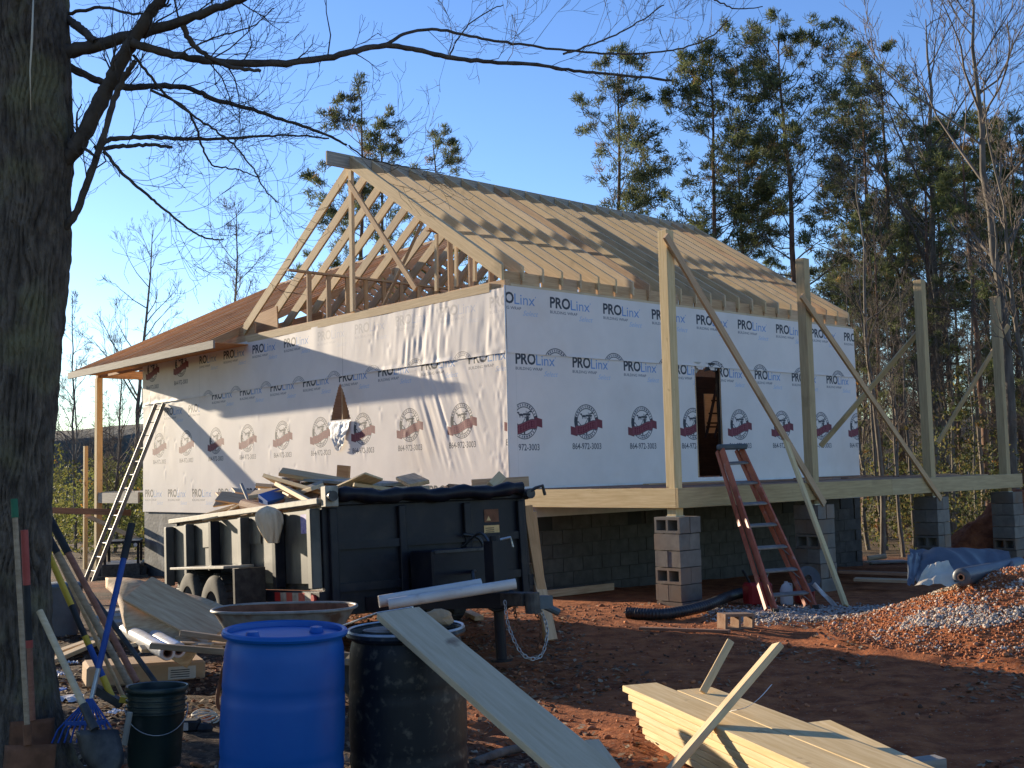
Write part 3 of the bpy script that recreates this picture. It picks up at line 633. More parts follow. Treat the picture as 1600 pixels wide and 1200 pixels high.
# piers of concrete block, one thing each
def hollow(name, L_=.39, D_=.19, H_=.19, axis='z'):
    b = MB(); t = .032
    b.box((-L_/2, -D_/2, -H_/2), (L_/2, -D_/2+t, H_/2)); b.box((-L_/2, D_/2-t, -H_/2), (L_/2, D_/2, H_/2))
    for x in (-L_/2, -t/2, L_/2-t): b.box((x+.0004, -D_/2+t, -H_/2+.0004), (x+t-.0004, D_/2-t, H_/2-.0004))
    return b
hb = hollow('block').build('block', M['cmu']); hmesh = hb.data; bpy.data.objects.remove(hb)
def pier(u, v, courses, top, sides, label):
    p = glob(u, -v, 0); p.z = top-courses*.2; t = thing('block_pier', label, 'pier', (p.x, p.y, p.z), A, 'concrete block piers under the porch posts')
    for c in range(courses):
        z = .1+c*.2; rot = c % 2; side = c in sides
        for k in (-1, 1):
            jx, jy = random.uniform(-.006, .006), random.uniform(-.006, .006)
            if side:  M4 = Matrix.Translation((jx+(.0), k*.0985+jy, z)) @ Matrix.Rotation(math.pi/2, 4, 'Y') if False else Matrix.Translation((k*.0985+jx, jy, z)) @ Matrix.Rotation(math.pi/2, 4, 'Z') @ Matrix.Rotation(math.pi/2, 4, 'X')
            elif rot: M4 = Matrix.Translation((jx, k*.0985+jy, z))
            else: M4 = Matrix.Translation((k*.0985+jx, jy, z)) @ Matrix.Rotation(math.pi/2, 4, 'Z')
            o = bpy.data.objects.new('block', hmesh); link(o, t, M4)
    MB().box((-.19, -.19, courses*.2-.2), (.19, .19, courses*.2-.003)).build('core_fill', M['mortar'], t) if False else None
    return t
pier(.10, PA-.08, 6, CAMZ-.565, (5, 2), 'concrete block pier standing nearest, beneath the yellow corner post')
pier(PU[1]+.02, PA-.08, 7, CAMZ-.53, (4,), 'concrete block pier behind the red stepladder and leaning plank')
pier(PU[2]+.02, PA-.08, 7, CAMZ-.53, (3,), 'concrete block pier behind the crumpled tarp, bare woods on both sides')
pier(PU[3]+.02, PA-.08, 7, CAMZ-.53, (2,), 'concrete block pier at the far right end, beside the red dirt bank')
for i, u in enumerate(PU):
    MB().box((u-.08, -PA-.005, CAMZ-.565), (u+.08, -PA+.155, CAMZ-.557 if i == 0 else CAMZ-.524)).build('post_base', M['steel'], porch)
# ------------------------------------------------------------------ side porch at the left end
sp_ = thing('side_porch', 'raised side porch with tall yellowish posts at the left end of the house', 'porch', (C0.x, C0.y, 0), A)
pw = onU(154, 700, .0).y
board('post', (.0, pw, -.65), (.0, pw, CAMZ+2.50), .14, .14, 'treated_new', sp_, up=(1, 0, 0))
board('porch_beam', (-.05, pw, CAMZ+2.60), (9.2, pw, CAMZ+2.60), .12, .19, 'pine2', sp_)
board('porch_beam', (.03, 12.05, CAMZ+2.60), (.03, pw-.06, CAMZ+2.60), .05, .19, 'ply_or', sp_)
board('deck_rim', (-.02, 12.2, CAMZ-.33), (-.02, pw+.12, CAMZ-.33), .04, .24, 'grayw', sp_)
for k in range(9): board('deck_board', (.05+.0, 12.2+k*.27, CAMZ-.2), (9., 12.2+k*.27, CAMZ-.2), .25, .025, 'grayw', sp_)
board('low_rail', P(66, 797, 25.5)-C0 if False else loc(P(66, 797, 25.5)), loc(P(205, 801, 26.2)), .05, .14, 'redwood', sp_, up=(0, 0, 1))
board('post', loc(P(133, 925, 28)), loc(P(134, 697, 28)), .09, .09, 'treated_new', sp_, up=(1, 0, 0))
board('diagonal_brace', loc(P(134, 805, 26.0)), loc(P(222, 846, 25.0)), .10, .03, 'ply', sp_, up=(0, 1, 0))
board('post', (4.5, pw, -.65), (4.5, pw, CAMZ+2.50), .14, .14, 'pine2', sp_, up=(1, 0, 0)); board('post', (9.1, pw, -.65), (9.1, pw, CAMZ+2.50), .14, .14, 'pine2', sp_, up=(1, 0, 0))
MB().tube([(0, 0, 0), (.0, 0, .02)], [.09, .09], 12).build('scrap_lid', M['white'], sp_, Matrix.Translation((.1, 13.0, CAMZ-.17)))
# ------------------------------------------------------------------ trees
class TB:
    def __init__(s): s.V = []; s.F = []; s.n = 0
    def tube(s, pts, rs, k):
        pts = np.array(pts, float); rs = np.array(rs, float); d = np.gradient(pts, axis=0); d /= np.linalg.norm(d, axis=1)[:, None]+1e-9
        ref = np.array([.31, .22, .93]) if abs(d[0, 2]) < .85 else np.array([1., .1, 0])
        a = np.cross(d, ref); a /= np.linalg.norm(a, axis=1)[:, None]+1e-9; b = np.cross(d, a)
        th = np.arange(k)*2*math.pi/k; V = pts[:, None]+(a[:, None]*np.cos(th)[None, :, None]+b[:, None]*np.sin(th)[None, :, None])*rs[:, None, None]
        n = len(pts); i = np.arange(n*k).reshape(n, k); j = np.roll(i, -1, 1)
        s.V.append(V.reshape(-1, 3)); s.F.append(np.stack([i[:-1], j[:-1], j[1:], i[1:]], -1).reshape(-1, 4)+s.n); s.n += n*k
    def obj(s, name, mt, parent=None, ml=None): return npmesh(name, np.concatenate(s.V), np.concatenate(s.F), mt, parent, smooth=True, ml=ml)
def unit(v): return v/(np.linalg.norm(v)+1e-9)
def grow(tb, rs, p, d, L_, r, lev, maxlev, nch, up=.12, wob=.22, tips=None, ang=(.5, 1.0), kside=(6, 4, 3, 3, 3), lenf=(.45, .7), rmin=.003):
    n = max(3, int(5-lev)+1); pts = [p]; dirs = [d]
    for i in range(n):
        d = unit(d+rs.normal(0, wob, 3)+np.array([0, 0, up])); p = p+d*L_/n; pts.append(p); dirs.append(d)
    rr = np.linspace(r, max(r*.35, rmin), n+1); tb.tube(pts, rr, kside[min(lev, 4)])
    if tips is not None and lev >= maxlev-1: tips.append((pts[-1], dirs[-1]))
    if lev < maxlev:
        for c in range(nch[lev]):
            t = rs.uniform(.25, 1.0) if lev else rs.uniform(.35, 1.)
            i = min(int(t*n), n-1); q = pts[i]+(pts[i+1]-pts[i])*(t*n-i); dd = dirs[i]
            ax = unit(np.cross(dd, rs.normal(0, 1, 3))); an = rs.uniform(*ang); nd = unit(dd*math.cos(an)+ax*math.sin(an))
            grow(tb, rs, q, nd, L_*rs.uniform(*lenf)*(1.15-.5*t), max(rr[i]*.55, rmin), lev+1, maxlev, nch, up, wob, tips, ang, kside, lenf, rmin)
def bare_tree(seed, h=13., r=.12, spread=.6, first=.35, limbs=16, dense=1.):
    rs = np.random.RandomState(seed); tk = TB(); cr = TB(); n = 14; pts = []; x = np.zeros(2)
    lean = rs.normal(0, .03, 2)
    for i in range(n+1):
        t = i/n; x = x+rs.normal(0, .05, 2)+lean; pts.append(np.array([x[0], x[1], h*t]))
    rr = r*(1-np.linspace(0, 1, n+1))**.8+.012; tk.tube(pts, rr, 8)
    for i in range(limbs):
        t = first+(1-first)*(i+rs.rand())/limbs; t = min(t, .985); f = t*n; k = min(int(f), n-1); q = pts[k]+(pts[k+1]-pts[k])*(f-k)
        az = rs.uniform(0, 2*math.pi); el = rs.uniform(.5, 1.0); d = np.array([math.cos(az)*math.cos(el), math.sin(az)*math.cos(el), math.sin(el)])
        grow(cr, rs, q, d, h*spread*.42*(1.15-t)*rs.uniform(.7, 1.1)+.4, max(rr[k]*.5, .014), 1, 4, (0, int(5*dense), int(4*dense), 3), up=.07, wob=.13, ang=(.35, .8), rmin=.005)
    return tk, cr
def foliage(tips, rs, n, L_, wd, rad, tri=True):
    V = []; c = []
    T = np.array([t[0] for t in tips]); D_ = np.array([t[1] for t in tips]); m_ = len(T)
    ctr = np.repeat(T, n, 0); dr = np.repeat(D_, n, 0); off = rs.normal(0, 1, (m_*n, 3)); off /= np.linalg.norm(off, axis=1)[:, None]; off *= (rs.rand(m_*n, 1)**.5)*rad
    base = ctr+off*np.array([1, 1, .55]); v = dr*.6+rs.normal(0, .6, (m_*n, 3))+np.array([0, 0, .25]); v /= np.linalg.norm(v, axis=1)[:, None]
    ll = L_*rs.uniform(.6, 1.2, (m_*n, 1)); s_ = np.cross(v, rs.normal(0, 1, (m_*n, 3))); s_ /= np.linalg.norm(s_, axis=1)[:, None]+1e-9
    w_ = wd*rs.uniform(.6, 1.2, (m_*n, 1))
    a = base-s_*w_; b = base+s_*w_; c_ = base+v*ll+s_*w_*.6; d = base+v*ll-s_*w_*.6
    V = np.stack([a, b, c_, d], 1).reshape(-1, 3); Fc = np.arange(len(V)).reshape(-1, 4)
    tone = np.repeat(rs.uniform(.55, 1.35, m_), n)[:, None]*rs.uniform(.8, 1.2, (m_*n, 1))*np.array([1, 1, 1])
    warm = (np.repeat(rs.rand(m_), n) < .02)[:, None]; tone = np.where(warm, tone*np.array([2.2, 1.1, .8]), tone)
    return V, Fc, np.repeat(tone, 4, 0)
def pine_tree(seed, h=15, r=.16, first=.4, rad=2.6, limbs=34, nf=26, dens=.95):
    rs = np.random.RandomState(seed); tk = TB(); pts = []; x = np.zeros(2); n = 14; lean = rs.normal(0, .012, 2)
    for i in range(n+1):
        x = x+rs.normal(0, .035, 2)+lean; pts.append(np.array([x[0], x[1], h*i/n]))
    rr = r*(1-np.linspace(0, 1, n+1)*.88); tk.tube(pts, rr, 8); br = TB(); tips = []
    for i in range(limbs):
        t = first+(1-first)*((i+rs.rand())/limbs)**.85; t = min(t, .985); f = t*n; k = min(int(f), n-1); q = pts[k]+(pts[k+1]-pts[k])*(f-k)
        az = rs.uniform(0, 2*math.pi); prof = math.sin(min(1, (1-t)/(1-first)*1.15+.12)*math.pi*.62)
        L_ = rad*prof*rs.uniform(.55, 1.15)+.35; el = .15+.55*t+rs.normal(0, .15); d = np.array([math.cos(az)*math.cos(el), math.sin(az)*math.cos(el), math.sin(el)])
        n0 = len(tips)
        grow(br, rs, q, d, L_, max(rr[k]*.32, .02), 2, 4, (0, 0, max(3, int(L_*3.2*dens)), 3), up=.06, wob=.16, tips=tips, ang=(.5, 1.1), lenf=(.3, .5), rmin=.006)
    V, Fc, tone = foliage(tips, rs, nf, .17, .013, .19)
    return tk, br, (V, Fc, tone)
def place_tree(name, mk, label, cat, group, p, rz=0, s=1., mats=('bark2', 'twig', 'needles'), lean=(0, 0)):
    root = thing(name, label, cat, p, rz, group); root.scale = (s, s, s); root.rotation_euler = (lean[0], lean[1], rz)
    if 'objs' not in mk:
        a = mk['tk'].obj('trunk', M[mats[0]], root); b = mk['br'].obj('limbs' if 'fo' in mk else 'crown', M[mats[1]], root); mk['objs'] = [a, b]
        if 'fo' in mk: V, Fc, tone = mk['fo']; mk['objs'].append(npmesh('crown', V, Fc, M[mats[2]], root, tone=tone))
    else:
        for q in mk['objs']: c = q.copy(); COL.objects.link(c); c.parent = root
    return root
def tz(p): return Vector((p.x, p.y, float(gz(p.x, p.y))-.1))
PINES = []
for sd_, kw in ((1, dict(h=15, rad=2.3, first=.36, limbs=32)), (2, dict(h=15, rad=2.8, first=.42, limbs=34)), (3, dict(h=15, rad=2.0, first=.3, limbs=28)), (4, dict(h=15, rad=2.7, first=.47, limbs=30)), (5, dict(h=15, rad=2.1, first=.36, limbs=50, nf=28, dens=1.15))):
    tk, br, fo = pine_tree(sd_, **kw); PINES.append(dict(tk=tk, br=br, fo=fo))
def tree_at(px, ytop, D): # ground place and height of a tree with trunk at px (horizon level) and top at ytop
    p = P(px, 742, D); top = P(px, ytop, D).z; q = tz(p); return q, top-q.z
PL_ = [  # px, ytop, D, mesh, rz, label
 (958, 118, 38, 0, .3, 'tall pine standing alone against the sky behind the middle of the roof ridge'),
 (1128, 100, 36, 1, 1.7, 'broad dark pine with thick reddish trunk above the far end of the ridge'),
 (1252, 62, 35, 3, 2.6, 'tallest pine, its dark trunk rising right behind the second porch post'),
 (1182, 215, 42, 2, 4.1, 'slim smaller pine between the broad pine and the tallest pine'),
 (1368, 150, 37, 2, .9, 'green pine with a narrow lit crown just right of the tallest pine'),
 (1412, 112, 40, 0, 5.0, 'pine with bright bare upper trunk standing over the third porch post'),
 (1492, 220, 40, 3, 1.2, 'sunlit pine rising between the third and fourth porch posts'),
 (1560, 190, 44, 2, 2.2, 'pine behind the leafless spreading tree at the right edge'),
 (1625, 200, 30, 2, 2.9, 'pine cut by the right edge of the picture'),
 (560, 158, 48, 2, .5, 'dense dark evergreen crown showing behind the gable peak'),
 (598, 200, 50, 2, 1.5, 'evergreen crown just right of the gable peak, half behind the ridge'),
 (695, 222, 52, 2, 2.4, 'small evergreen tip poking above the roof ridge'),
 (1240, 420, 50, 0, 3.6, 'low pine top behind the roof corner and second post'),
 (1340, 400, 45, 3, 4.4, 'low bushy pine behind the right corner of the house')]
for px, yt, D, k, rz, lab in PL_:
    q, h = tree_at(px, yt, D); place_tree('pine_tree', PINES[k], lab, 'pine tree', 'pines behind the house', q, rz, h/15., ('bark3', 'twig', 'needles'))
BARE = []
for sd_, kw in ((11, dict(h=13, r=.10, limbs=18, spread=.75, dense=.85)), (12, dict(h=13, r=.09, limbs=24, spread=.6, first=.25)), (13, dict(h=13, r=.13, limbs=16, spread=1.1, first=.4)), (14, dict(h=13, r=.07, limbs=18, spread=.42, first=.3)), (15, dict(h=13, r=.085, limbs=14, spread=.5, first=.45))):
    tk, br = bare_tree(sd_, **kw); BARE.append(dict(tk=tk, br=br))
BL_ = [
 (205, 362, 40, 0, .2, 'leafless tree with rounded airy crown left of the roof, seen over the side porch'),
 (352, 330, 44, 1, 1.1, 'leafless tree with pointed crown rising just above the low wing roof'),
 (119, 460, 38, 3, 2.0, 'thin leafless tree nearest the big trunk at the left edge of the woods'),
 (118, 560, 52, 4, 5.0, 'small faint leafless tree far behind the big trunk'),
 (165, 600, 45, 3, 3.0, 'short leafless sapling behind the side porch post'),
 (1590, -60, 27, 2, .7, 'big leafless tree with wide spreading crown at the upper right corner'),
 (1480, 40, 34, 2, 2.9, 'leafless tree whose crown fans out above the third and fourth porch posts')]
for px, yt, D, k, rz, lab in BL_:
    q, h = tree_at(px, yt, D); place_tree('bare_tree', BARE[k], lab, 'tree', 'leafless trees around the house', q, rz, h/13., ('bark2', 'twig'))
q, h = tree_at(1640, 240, 20); place_tree('leaning_tree', BARE[4], 'dark leafless tree leaning inward from the right edge of the picture', 'tree', None, q, 1.0, h/13.*1.1, ('bark2', 'twig'), lean=(-.05, -.22))
rs = np.random.RandomState(21)
cnt = 0
while cnt < 100:
    px = rs.uniform(1325, 1720); D = rs.uniform(24, 62); p = P(px, 742, D); l = loc(p)
    if -1 < l.x < 11 and -4 < l.y < 16: continue
    h = rs.uniform(4.5, 9.0); k = rs.choice([1, 3, 4, 3, 4]); q = tz(p)
    place_tree('woods_tree', BARE[k], 'thin leafless tree in the thick woods seen between and beyond the porch posts', 'tree', 'thin trees of the woods on the right', q, rs.uniform(0, 6.28), h/13., ('bark2', 'twig'), lean=tuple(rs.normal(0, .035, 2))); cnt += 1
cnt = 0
while cnt < 26:
    px = rs.uniform(60, 330); D = rs.uniform(36, 75); p = P(px, 742, D); l = loc(p)
    if -1 < l.x < 11 and -4 < l.y < 16: continue
    h = rs.uniform(3.5, 7) if D < 60 else rs.uniform(5, 8); k = rs.choice([1, 3, 4]); q = tz(p)
    place_tree('woods_tree', BARE[k], 'low leafless tree in the sparse woods behind the side porch', 'tree', 'low trees of the woods on the left', q, rs.uniform(0, 6.28), h/13., ('bark2', 'twig')); cnt += 1
for i, (px, D, h, k) in enumerate([(1375, 30, 9, 2), (1455, 33, 12, 0), (1545, 29, 11, 2), (1600, 34, 12, 3), (1420, 42, 12, 1), (1500, 45, 11, 2), (1650, 40, 13, 0), (1345, 36, 8, 3), (1590, 42, 12, 2)]):
    q = tz(P(px, 742, D)); place_tree('pine_tree', PINES[k], 'slender understorey pine among the thin trunks on the right', 'pine tree', 'understorey pines in the right woods', q, i*1.3, h/15., ('bark3', 'twig', 'needles'))
# undergrowth nobody could count
def undergrowth(name, label, spots, n, sz, seed, cols):
    rs = np.random.RandomState(seed); tips = []
    for (x, y, r, h) in spots:
        z = float(gz(x, y))
        for _ in range(n):
            t = rs.rand(); a = rs.uniform(0, 6.28); rr = r*math.sqrt(rs.rand())*(1.05-.7*t); tips.append((np.array([x+rr*math.cos(a), y+rr*math.sin(a), z+h*t]), unit(rs.normal(0, 1, 3))))
    V, Fc, tone = foliage(tips, rs, 9, sz, sz*.28, sz*2.2); c = np.array(cols)[rs.randint(0, len(cols), len(Fc))]; tone = tone*np.repeat(c, 4, 0)
    o = npmesh(name, V, Fc, M['leaves'], tone=tone); tag(o, label, 'undergrowth', kind='stuff'); return o
rs = np.random.RandomState(31); sp1 = []
while len(sp1) < 150:
    px = rs.uniform(1320, 1760); D = rs.uniform(24, 60); p = P(px, 742, D); l = loc(p)
    if -1 < l.x < 11 and -4.5 < l.y < 16: continue
    sp1.append((p.x, p.y, rs.uniform(.7, 1.9), rs.uniform(1., 4.5)))
undergrowth('undergrowth', 'tangled green and brown undergrowth filling the woods behind the porch posts', sp1, 30, .085, 5, [(.8, .85, .8), (1.15, .95, .8), (.6, .7, .7), (1.3, 1.0, .85)])
sp2 = []
while len(sp2) < 80:
    px = rs.uniform(40, 400); D = rs.uniform(32, 62); p = P(px, 742, D); l = loc(p)
    if -1 < l.x < 11 and -4.5 < l.y < 16.5: continue
    sp2.append((p.x, p.y, rs.uniform(.8, 1.8), rs.uniform(1.2, 3.8)))
undergrowth('undergrowth', 'green evergreen brush below the thin trees behind the side porch', sp2, 60, .11, 6, [(1, 1, 1), (1.1, 1.2, .9), (1.5, 1.4, 1.0)])
# far wooded rise that closes the view at eye level
hx = np.linspace(-170, 190, 160); rowsV = []
for j, (yy_, base) in enumerate([(88, 0), (98, .75), (115, 1.), (150, .8)]):
    zz = -2+base*(6.5+4.5*fbm(hx*.03+3, hx*0+j*.02, 3)+1.2*(fbm(hx*.6, hx*0+j, 2))); rowsV.append(np.stack([hx, hx*0+yy_, zz], 1))
npmesh('wooded_hill', np.concatenate(rowsV), gridfaces(160, 4), mat('far_woods', (.045, .045, .03), (.14, .115, .08), scale=(1, 1, .35), ns=.9, rough=.95, detail=9, bump=1., bscale=1.5, bdist=.5), smooth=True, kind='structure')
# unseen trees added left of the frame to shade the foreground
def shade_pos(q, t): return Vector((.68*q-.74*t, .74*q+.68*t, 0))
tk, br, fo = pine_tree(77, h=9, r=.13, first=.06, rad=1.35, limbs=110, nf=34, dens=1.8); CED = dict(tk=tk, br=br, fo=fo)
p = tz(shade_pos(2.65, 12.5)); place_tree('shade_cedar', CED, 'dense unseen cedar added left of the frame to shade the barrels and tools', 'tree', None, p, 0, 1., ('bark3', 'twig', 'needles'))
p = tz(shade_pos(1.0, 15)); place_tree('shade_cedar', CED, 'second dense unseen cedar added left of the frame for shade, nearest the viewer', 'tree', None, p, 2, 1.2, ('bark3', 'twig', 'needles'))
tk, br, fo = pine_tree(78, h=9.5, r=.14, first=.47, rad=2.0, limbs=80, nf=36, dens=1.8); SH = dict(tk=tk, br=br, fo=fo)
p = tz(shade_pos(7.5, 24)); place_tree('pine_tree', SH, 'high crowned unseen pine added left of the frame to shade the ground before the trailer', 'pine tree', None, p, 0, 1., ('bark3', 'twig', 'needles'))
for i in range(12):   # unseen pines added behind the viewer to cut down the sky light
    a_ = 1.3+i*.33; R_ = 17+5*((i*37) % 7)/7.; q = Vector((R_*math.sin(a_), R_*math.cos(a_)-1, 0)); q.z = float(gz(q.x, q.y))-.1
    place_tree('pine_tree', (PINES[4], PINES[0], PINES[1])[i % 3], 'unseen pine added behind the viewer to cut down the sky light', 'pine tree', 'unseen pines added behind the viewer against sky light', q, i*1.1, .8+.1*(i % 3), ('bark3', 'twig', 'needles'))
# ------------------------------------------------------------------ big tree in the foreground
oak = thing('oak_tree', 'large rough barked leafless tree at the left edge, its limbs reaching across the sky', 'tree', (-2.62, 5.85, 0))
TD = 5.85
def L3(px, py, D): return P(px, py, D)-Vector((-2.62, 5.85, 0))
cl = [(1260, 20, 120), (1190, 28, 82), (1120, 26, 66), (1040, 24, 56), (900, 23, 52), (750, 27, 51), (620, 36, 51), (500, 47, 51), (400, 54, 52), (300, 56, 53), (230, 56, 57), (120, 52, 56), (0, 50, 57), (-150, 46, 56), (-400, 40, 50), (-800, 30, 42), (-1300, 20, 34)]
cy_ = np.array([c[0] for c in cl][::-1], float); cxx = np.array([c[1] for c in cl][::-1], float); crr = np.array([c[2] for c in cl][::-1], float)
ys = np.concatenate([np.linspace(1260, -60, 460), np.linspace(-70, -1300, 60)]); ns_ = 160; V = []
th = np.arange(ns_)*2*math.pi/ns_
for y_ in ys:
    c = L3(np.interp(y_, cy_, cxx), y_, TD); r_ = np.interp(y_, cy_, crr)/F_PX*TD
    a = vn(th/(2*math.pi)*26+c.z*.8*0, np.full(ns_, c.z*2.2+5)); a2 = vn(th/(2*math.pi)*60, np.full(ns_, c.z*7.)); a3 = fbm(th/(2*math.pi)*5, np.full(ns_, c.z*1.5), 3)
    wv = .5*np.sin(c.z*3.1)+.35*np.sin(c.z*7.7+1); tq = th/(2*math.pi); ed = 1-np.abs(np.sin(2*math.pi*(tq*17+.5*wv*np.sin(th*2)+1.3*vn(tq*10, np.full(ns_, c.z*4.5))))); rr_ = r_*(1+.10*(a3-.5))-.020*ed**2.2*(.5+vn(tq*9, np.full(ns_, c.z*6.)))+.012*(a2-.5)+.014*(vn(tq*44, np.full(ns_, c.z*19.))-.5)
    if y_ > 1080: rr_ = rr_*(1+.10*np.sin(th*5+1)*(y_-1080)/180)
    V.append(np.stack([c.x+rr_*np.cos(th), c.y+rr_*np.sin(th), np.full(ns_, c.z)], 1))
V = np.concatenate(V); n_ = len(ys); i_ = np.arange(n_*ns_).reshape(n_, ns_); j_ = np.roll(i_, -1, 1)
npmesh('trunk', V, np.stack([i_[:-1], j_[:-1], j_[1:], i_[1:]], -1).reshape(-1, 4), M['bark'], oak, smooth=True)
LIMBS = [
 ([(95, 82), (150, 72), (195, 58), (225, 50), (280, 35), (330, 15), (375, 0), (430, -25)], 11, 5, 5.86, 5.4, 3),
 ([(205, 66), (250, 80), (300, 92), (350, 98), (430, 100), (500, 93), (560, 78), (600, 70), (640, 75), (700, 90), (760, 97), (840, 100), (900, 112), (960, 116), (1060, 127)], 7.5, 1.8, 5.6, 6.6, 9),
 ([(600, 70), (640, 48), (690, 45), (740, 58), (800, 68), (870, 77), (940, 84), (1000, 84), (1060, 78), (1110, 60), (1140, 30)], 2.8, 1., 6.1, 6.8, 8),
 ([(880, 85), (920, 72), (960, 55), (1000, 35), (1040, 5)], 1.8, .9, 6.4, 6.7, 5),
 ([(85, 262), (112, 240), (130, 215), (155, 160), (175, 125), (195, 85), (215, 50), (235, 20), (260, -10), (290, -60)], 14, 8, 5.88, 5.5, 4),
 ([(95, 362), (118, 338), (135, 290), (158, 225), (180, 150), (198, 115), (212, 95)], 6.5, 4, 5.86, 5.6, 4),
 ([(95, 98), (130, 115), (165, 132), (200, 138), (250, 133), (300, 138), (330, 155), (390, 170), (450, 190), (500, 205), (545, 228)], 7, 1.8, 5.95, 6.5, 8),
 ([(150, 232), (175, 215), (230, 214), (270, 216), (330, 218), (400, 213), (450, 210), (520, 217)], 4.5, 1.3, 5.8, 6.3, 6),
 ([(160, 232), (200, 228), (240, 226), (272, 231)], 4, 2.5, 5.8, 5.9, 2),
 ([(162, 236), (190, 270), (230, 305), (260, 330), (300, 363), (330, 375), (352, 374)], 3, 1., 5.8, 6.0, 6),
 ([(285, 38), (300, 70), (330, 92), (360, 105), (412, 112)], 5, 2.8, 5.6, 5.8, 3),
 ([(208, 86), (240, 125), (260, 150), (300, 180), (340, 205), (370, 230), (395, 262), (415, 298), (435, 318)], 2.6, .9, 5.7, 6.1, 6),
 ([(235, 140), (290, 165), (308, 200), (315, 230), (330, 260), (370, 264), (405, 278)], 2.4, 1., 5.8, 6.1, 5),
 ([(105, 22), (160, 10), (220, 25), (270, 5)], 3, 1.5, 5.9, 5.6, 3),
 ([(100, 25), (130, 48), (150, 66)], 7, 6, 5.9, 5.75, 1),
 ([(70, 200), (130, 230), (150, 245)], 4, 2, 5.9, 5.7, 1),
 ([(1080, -40), (1115, 0), (1150, 15), (1195, 10)], 1.6, .8, 6.4, 6.6, 3),
 ([(545, 228), (575, 250), (640, 262), (700, 270)], 1.4, .6, 6.5, 6.7, 4),
 ([(700, 92), (715, 60), (740, 30), (790, 5)], 1.5, .8, 6.3, 6.4, 3),
 ([(270, 90), (330, 60), (400, 40), (430, 10)], 1.6, .8, 5.6, 5.9, 4)]
rs = np.random.RandomState(8); tw = TB()
for pts, r0, r1, D0, D1, ntw in LIMBS:
    n = len(pts); k = max(2*n, 8); t = np.linspace(0, n-1, k*3); xs = np.interp(t, range(n), [q[0] for q in pts]); ysn = np.interp(t, range(n), [q[1] for q in pts])
    ker = np.ones(5)/5; 
    xs2 = np.convolve(np.pad(xs, 2, 'edge'), ker, 'valid'); ys2 = np.convolve(np.pad(ysn, 2, 'edge'), ker, 'valid'); xs2[0], ys2[0] = xs[0], ys[0] if False else ysn[0]
    P3 = []; R3 = []
    for i in range(len(t)):
        f = i/(len(t)-1); D = D0+(D1-D0)*f; q = L3(xs2[i]+rs.normal(0, .7), ys2[i]+rs.normal(0, .7), D); P3.append(np.array(q)); R3.append((r0+(r1-r0)*f)/F_PX*D*(1+.12*rs.normal()*(r0 > 3)*.5))
    lb = TB(); lb.tube(P3, R3, 8); o = lb.obj('limb', M['limb'], oak)
    for _ in range(int(ntw*1.9)):
        f = rs.uniform(.15, 1.); i = int(f*(len(P3)-2)); d = unit(P3[i+1]-P3[i]); ax = unit(rs.normal(0, 1, 3)); nd = unit(d*.8+ax*.7+np.array([0, 0, .1]))
        grow(tw, rs, P3[i], nd, rs.uniform(.22, .6), max(R3[i]*.3, .0018)*.8, 2, 4, (0, 0, 4, 3), up=.16, wob=.26, ang=(.4, .9), lenf=(.4, .75), rmin=.0011)
tw.obj('twigs', M['limb'], oak)
MB().tube([L3(52, 0, 5.66), L3(50, 60, 5.655), L3(47, 110, 5.66), L3(48, 172, 5.67)], [.004, .006, .004, .003], 5).build('dead_vine', M['beige'], oak, smooth=True)
# ------------------------------------------------------------------ dump trailer
TY = math.atan2(.55, .83)
trl = bpy.data.objects.new('dump_trailer', None); COL.objects.link(trl); trl.location = (-1.62, 9.62, 0)
trl.rotation_euler = (Matrix.Rotation(TY, 3, 'Z') @ Matrix.Rotation(-math.radians(3.6), 3, 'X')).to_euler()
tag(trl, 'black tandem axle dump trailer heaped with scrap lumber in front of the house', 'trailer')
TW, TL, TT, TF = 2.12, 4.35, 1.40, .70
MB().box((0, 0, .42), (TW, .05, TT)).build('front_wall', M['blackp'], trl, bevel=.006)
MB().box((0, .052, TF), (.03, TL, TT-.05)).build('side_wall', M['dusty_sunlit'], trl)
MB().box((TW-.03, .052, TF), (TW, TL, TT-.05)).build('side_wall', M['blackp'], trl)
MB().box((.04, TL-.05, TF), (TW-.04, TL, TT)).build('tailgate', M['blackp'], trl)
MB().box((.032, .055, TF-.06), (TW-.032, TL-.06, TF)).build('floor', M['darksteel'], trl)
MB().box((-.045, .0, TT-.02), (.035, TL, TT+.035)).build('top_rail', M['white_sunlit'], trl, bevel=.008)  # pale colour stands for sunlight on this rail
MB().box((TW-.035, .0, TT-.05), (TW+.045, TL, TT+.035)).build('top_rail', M['blackp'], trl, bevel=.008)
MB().box((.04, -.03, TT-.04), (TW-.04, .045, TT+.03)).build('top_rail', M['blackp'], trl, bevel=.008)
for y in (.03, .85, 1.75, 2.65, 3.5, 4.26):
    MB().box((-.10, y, TF-.04), (-.002, y+.09, TT-.055)).build('side_rib', M['blackp' if y in (.85, 2.65) else 'dusty_sunlit'], trl, bevel=.008)
for y in (1.45, 2.9): MB().box((-.012, y, TT-.32), (-.004, y+.3, TT-.10)).build('side_plate', M['dusty_sunlit'], trl)
MB().box((-.05, .0, TF-.17), (.05, TL, TF-.065)).build('frame_rail', M['blackp'], trl, bevel=.006); MB().box((TW-.05, .0, TF-.17), (TW+.05, TL, TF-.065)).build('frame_rail', M['blackp'], trl)
MB().box((-.02, .06, .34), (.02, 1.15, TF-.18)).build('lower_side_panel', M['dusty_sunlit'], trl)
MB().box((-.034, .32, TF-.165), (-.056, 1.05, TF-.075)) 
for k in range(6): MB().box((-.062, .16+k*.14, TF-.155), (-.052, .16+(k+1)*.14-.004, TF-.075)).build('reflective_tape', M['redtape' if k % 2 else 'white_sunlit'], trl)
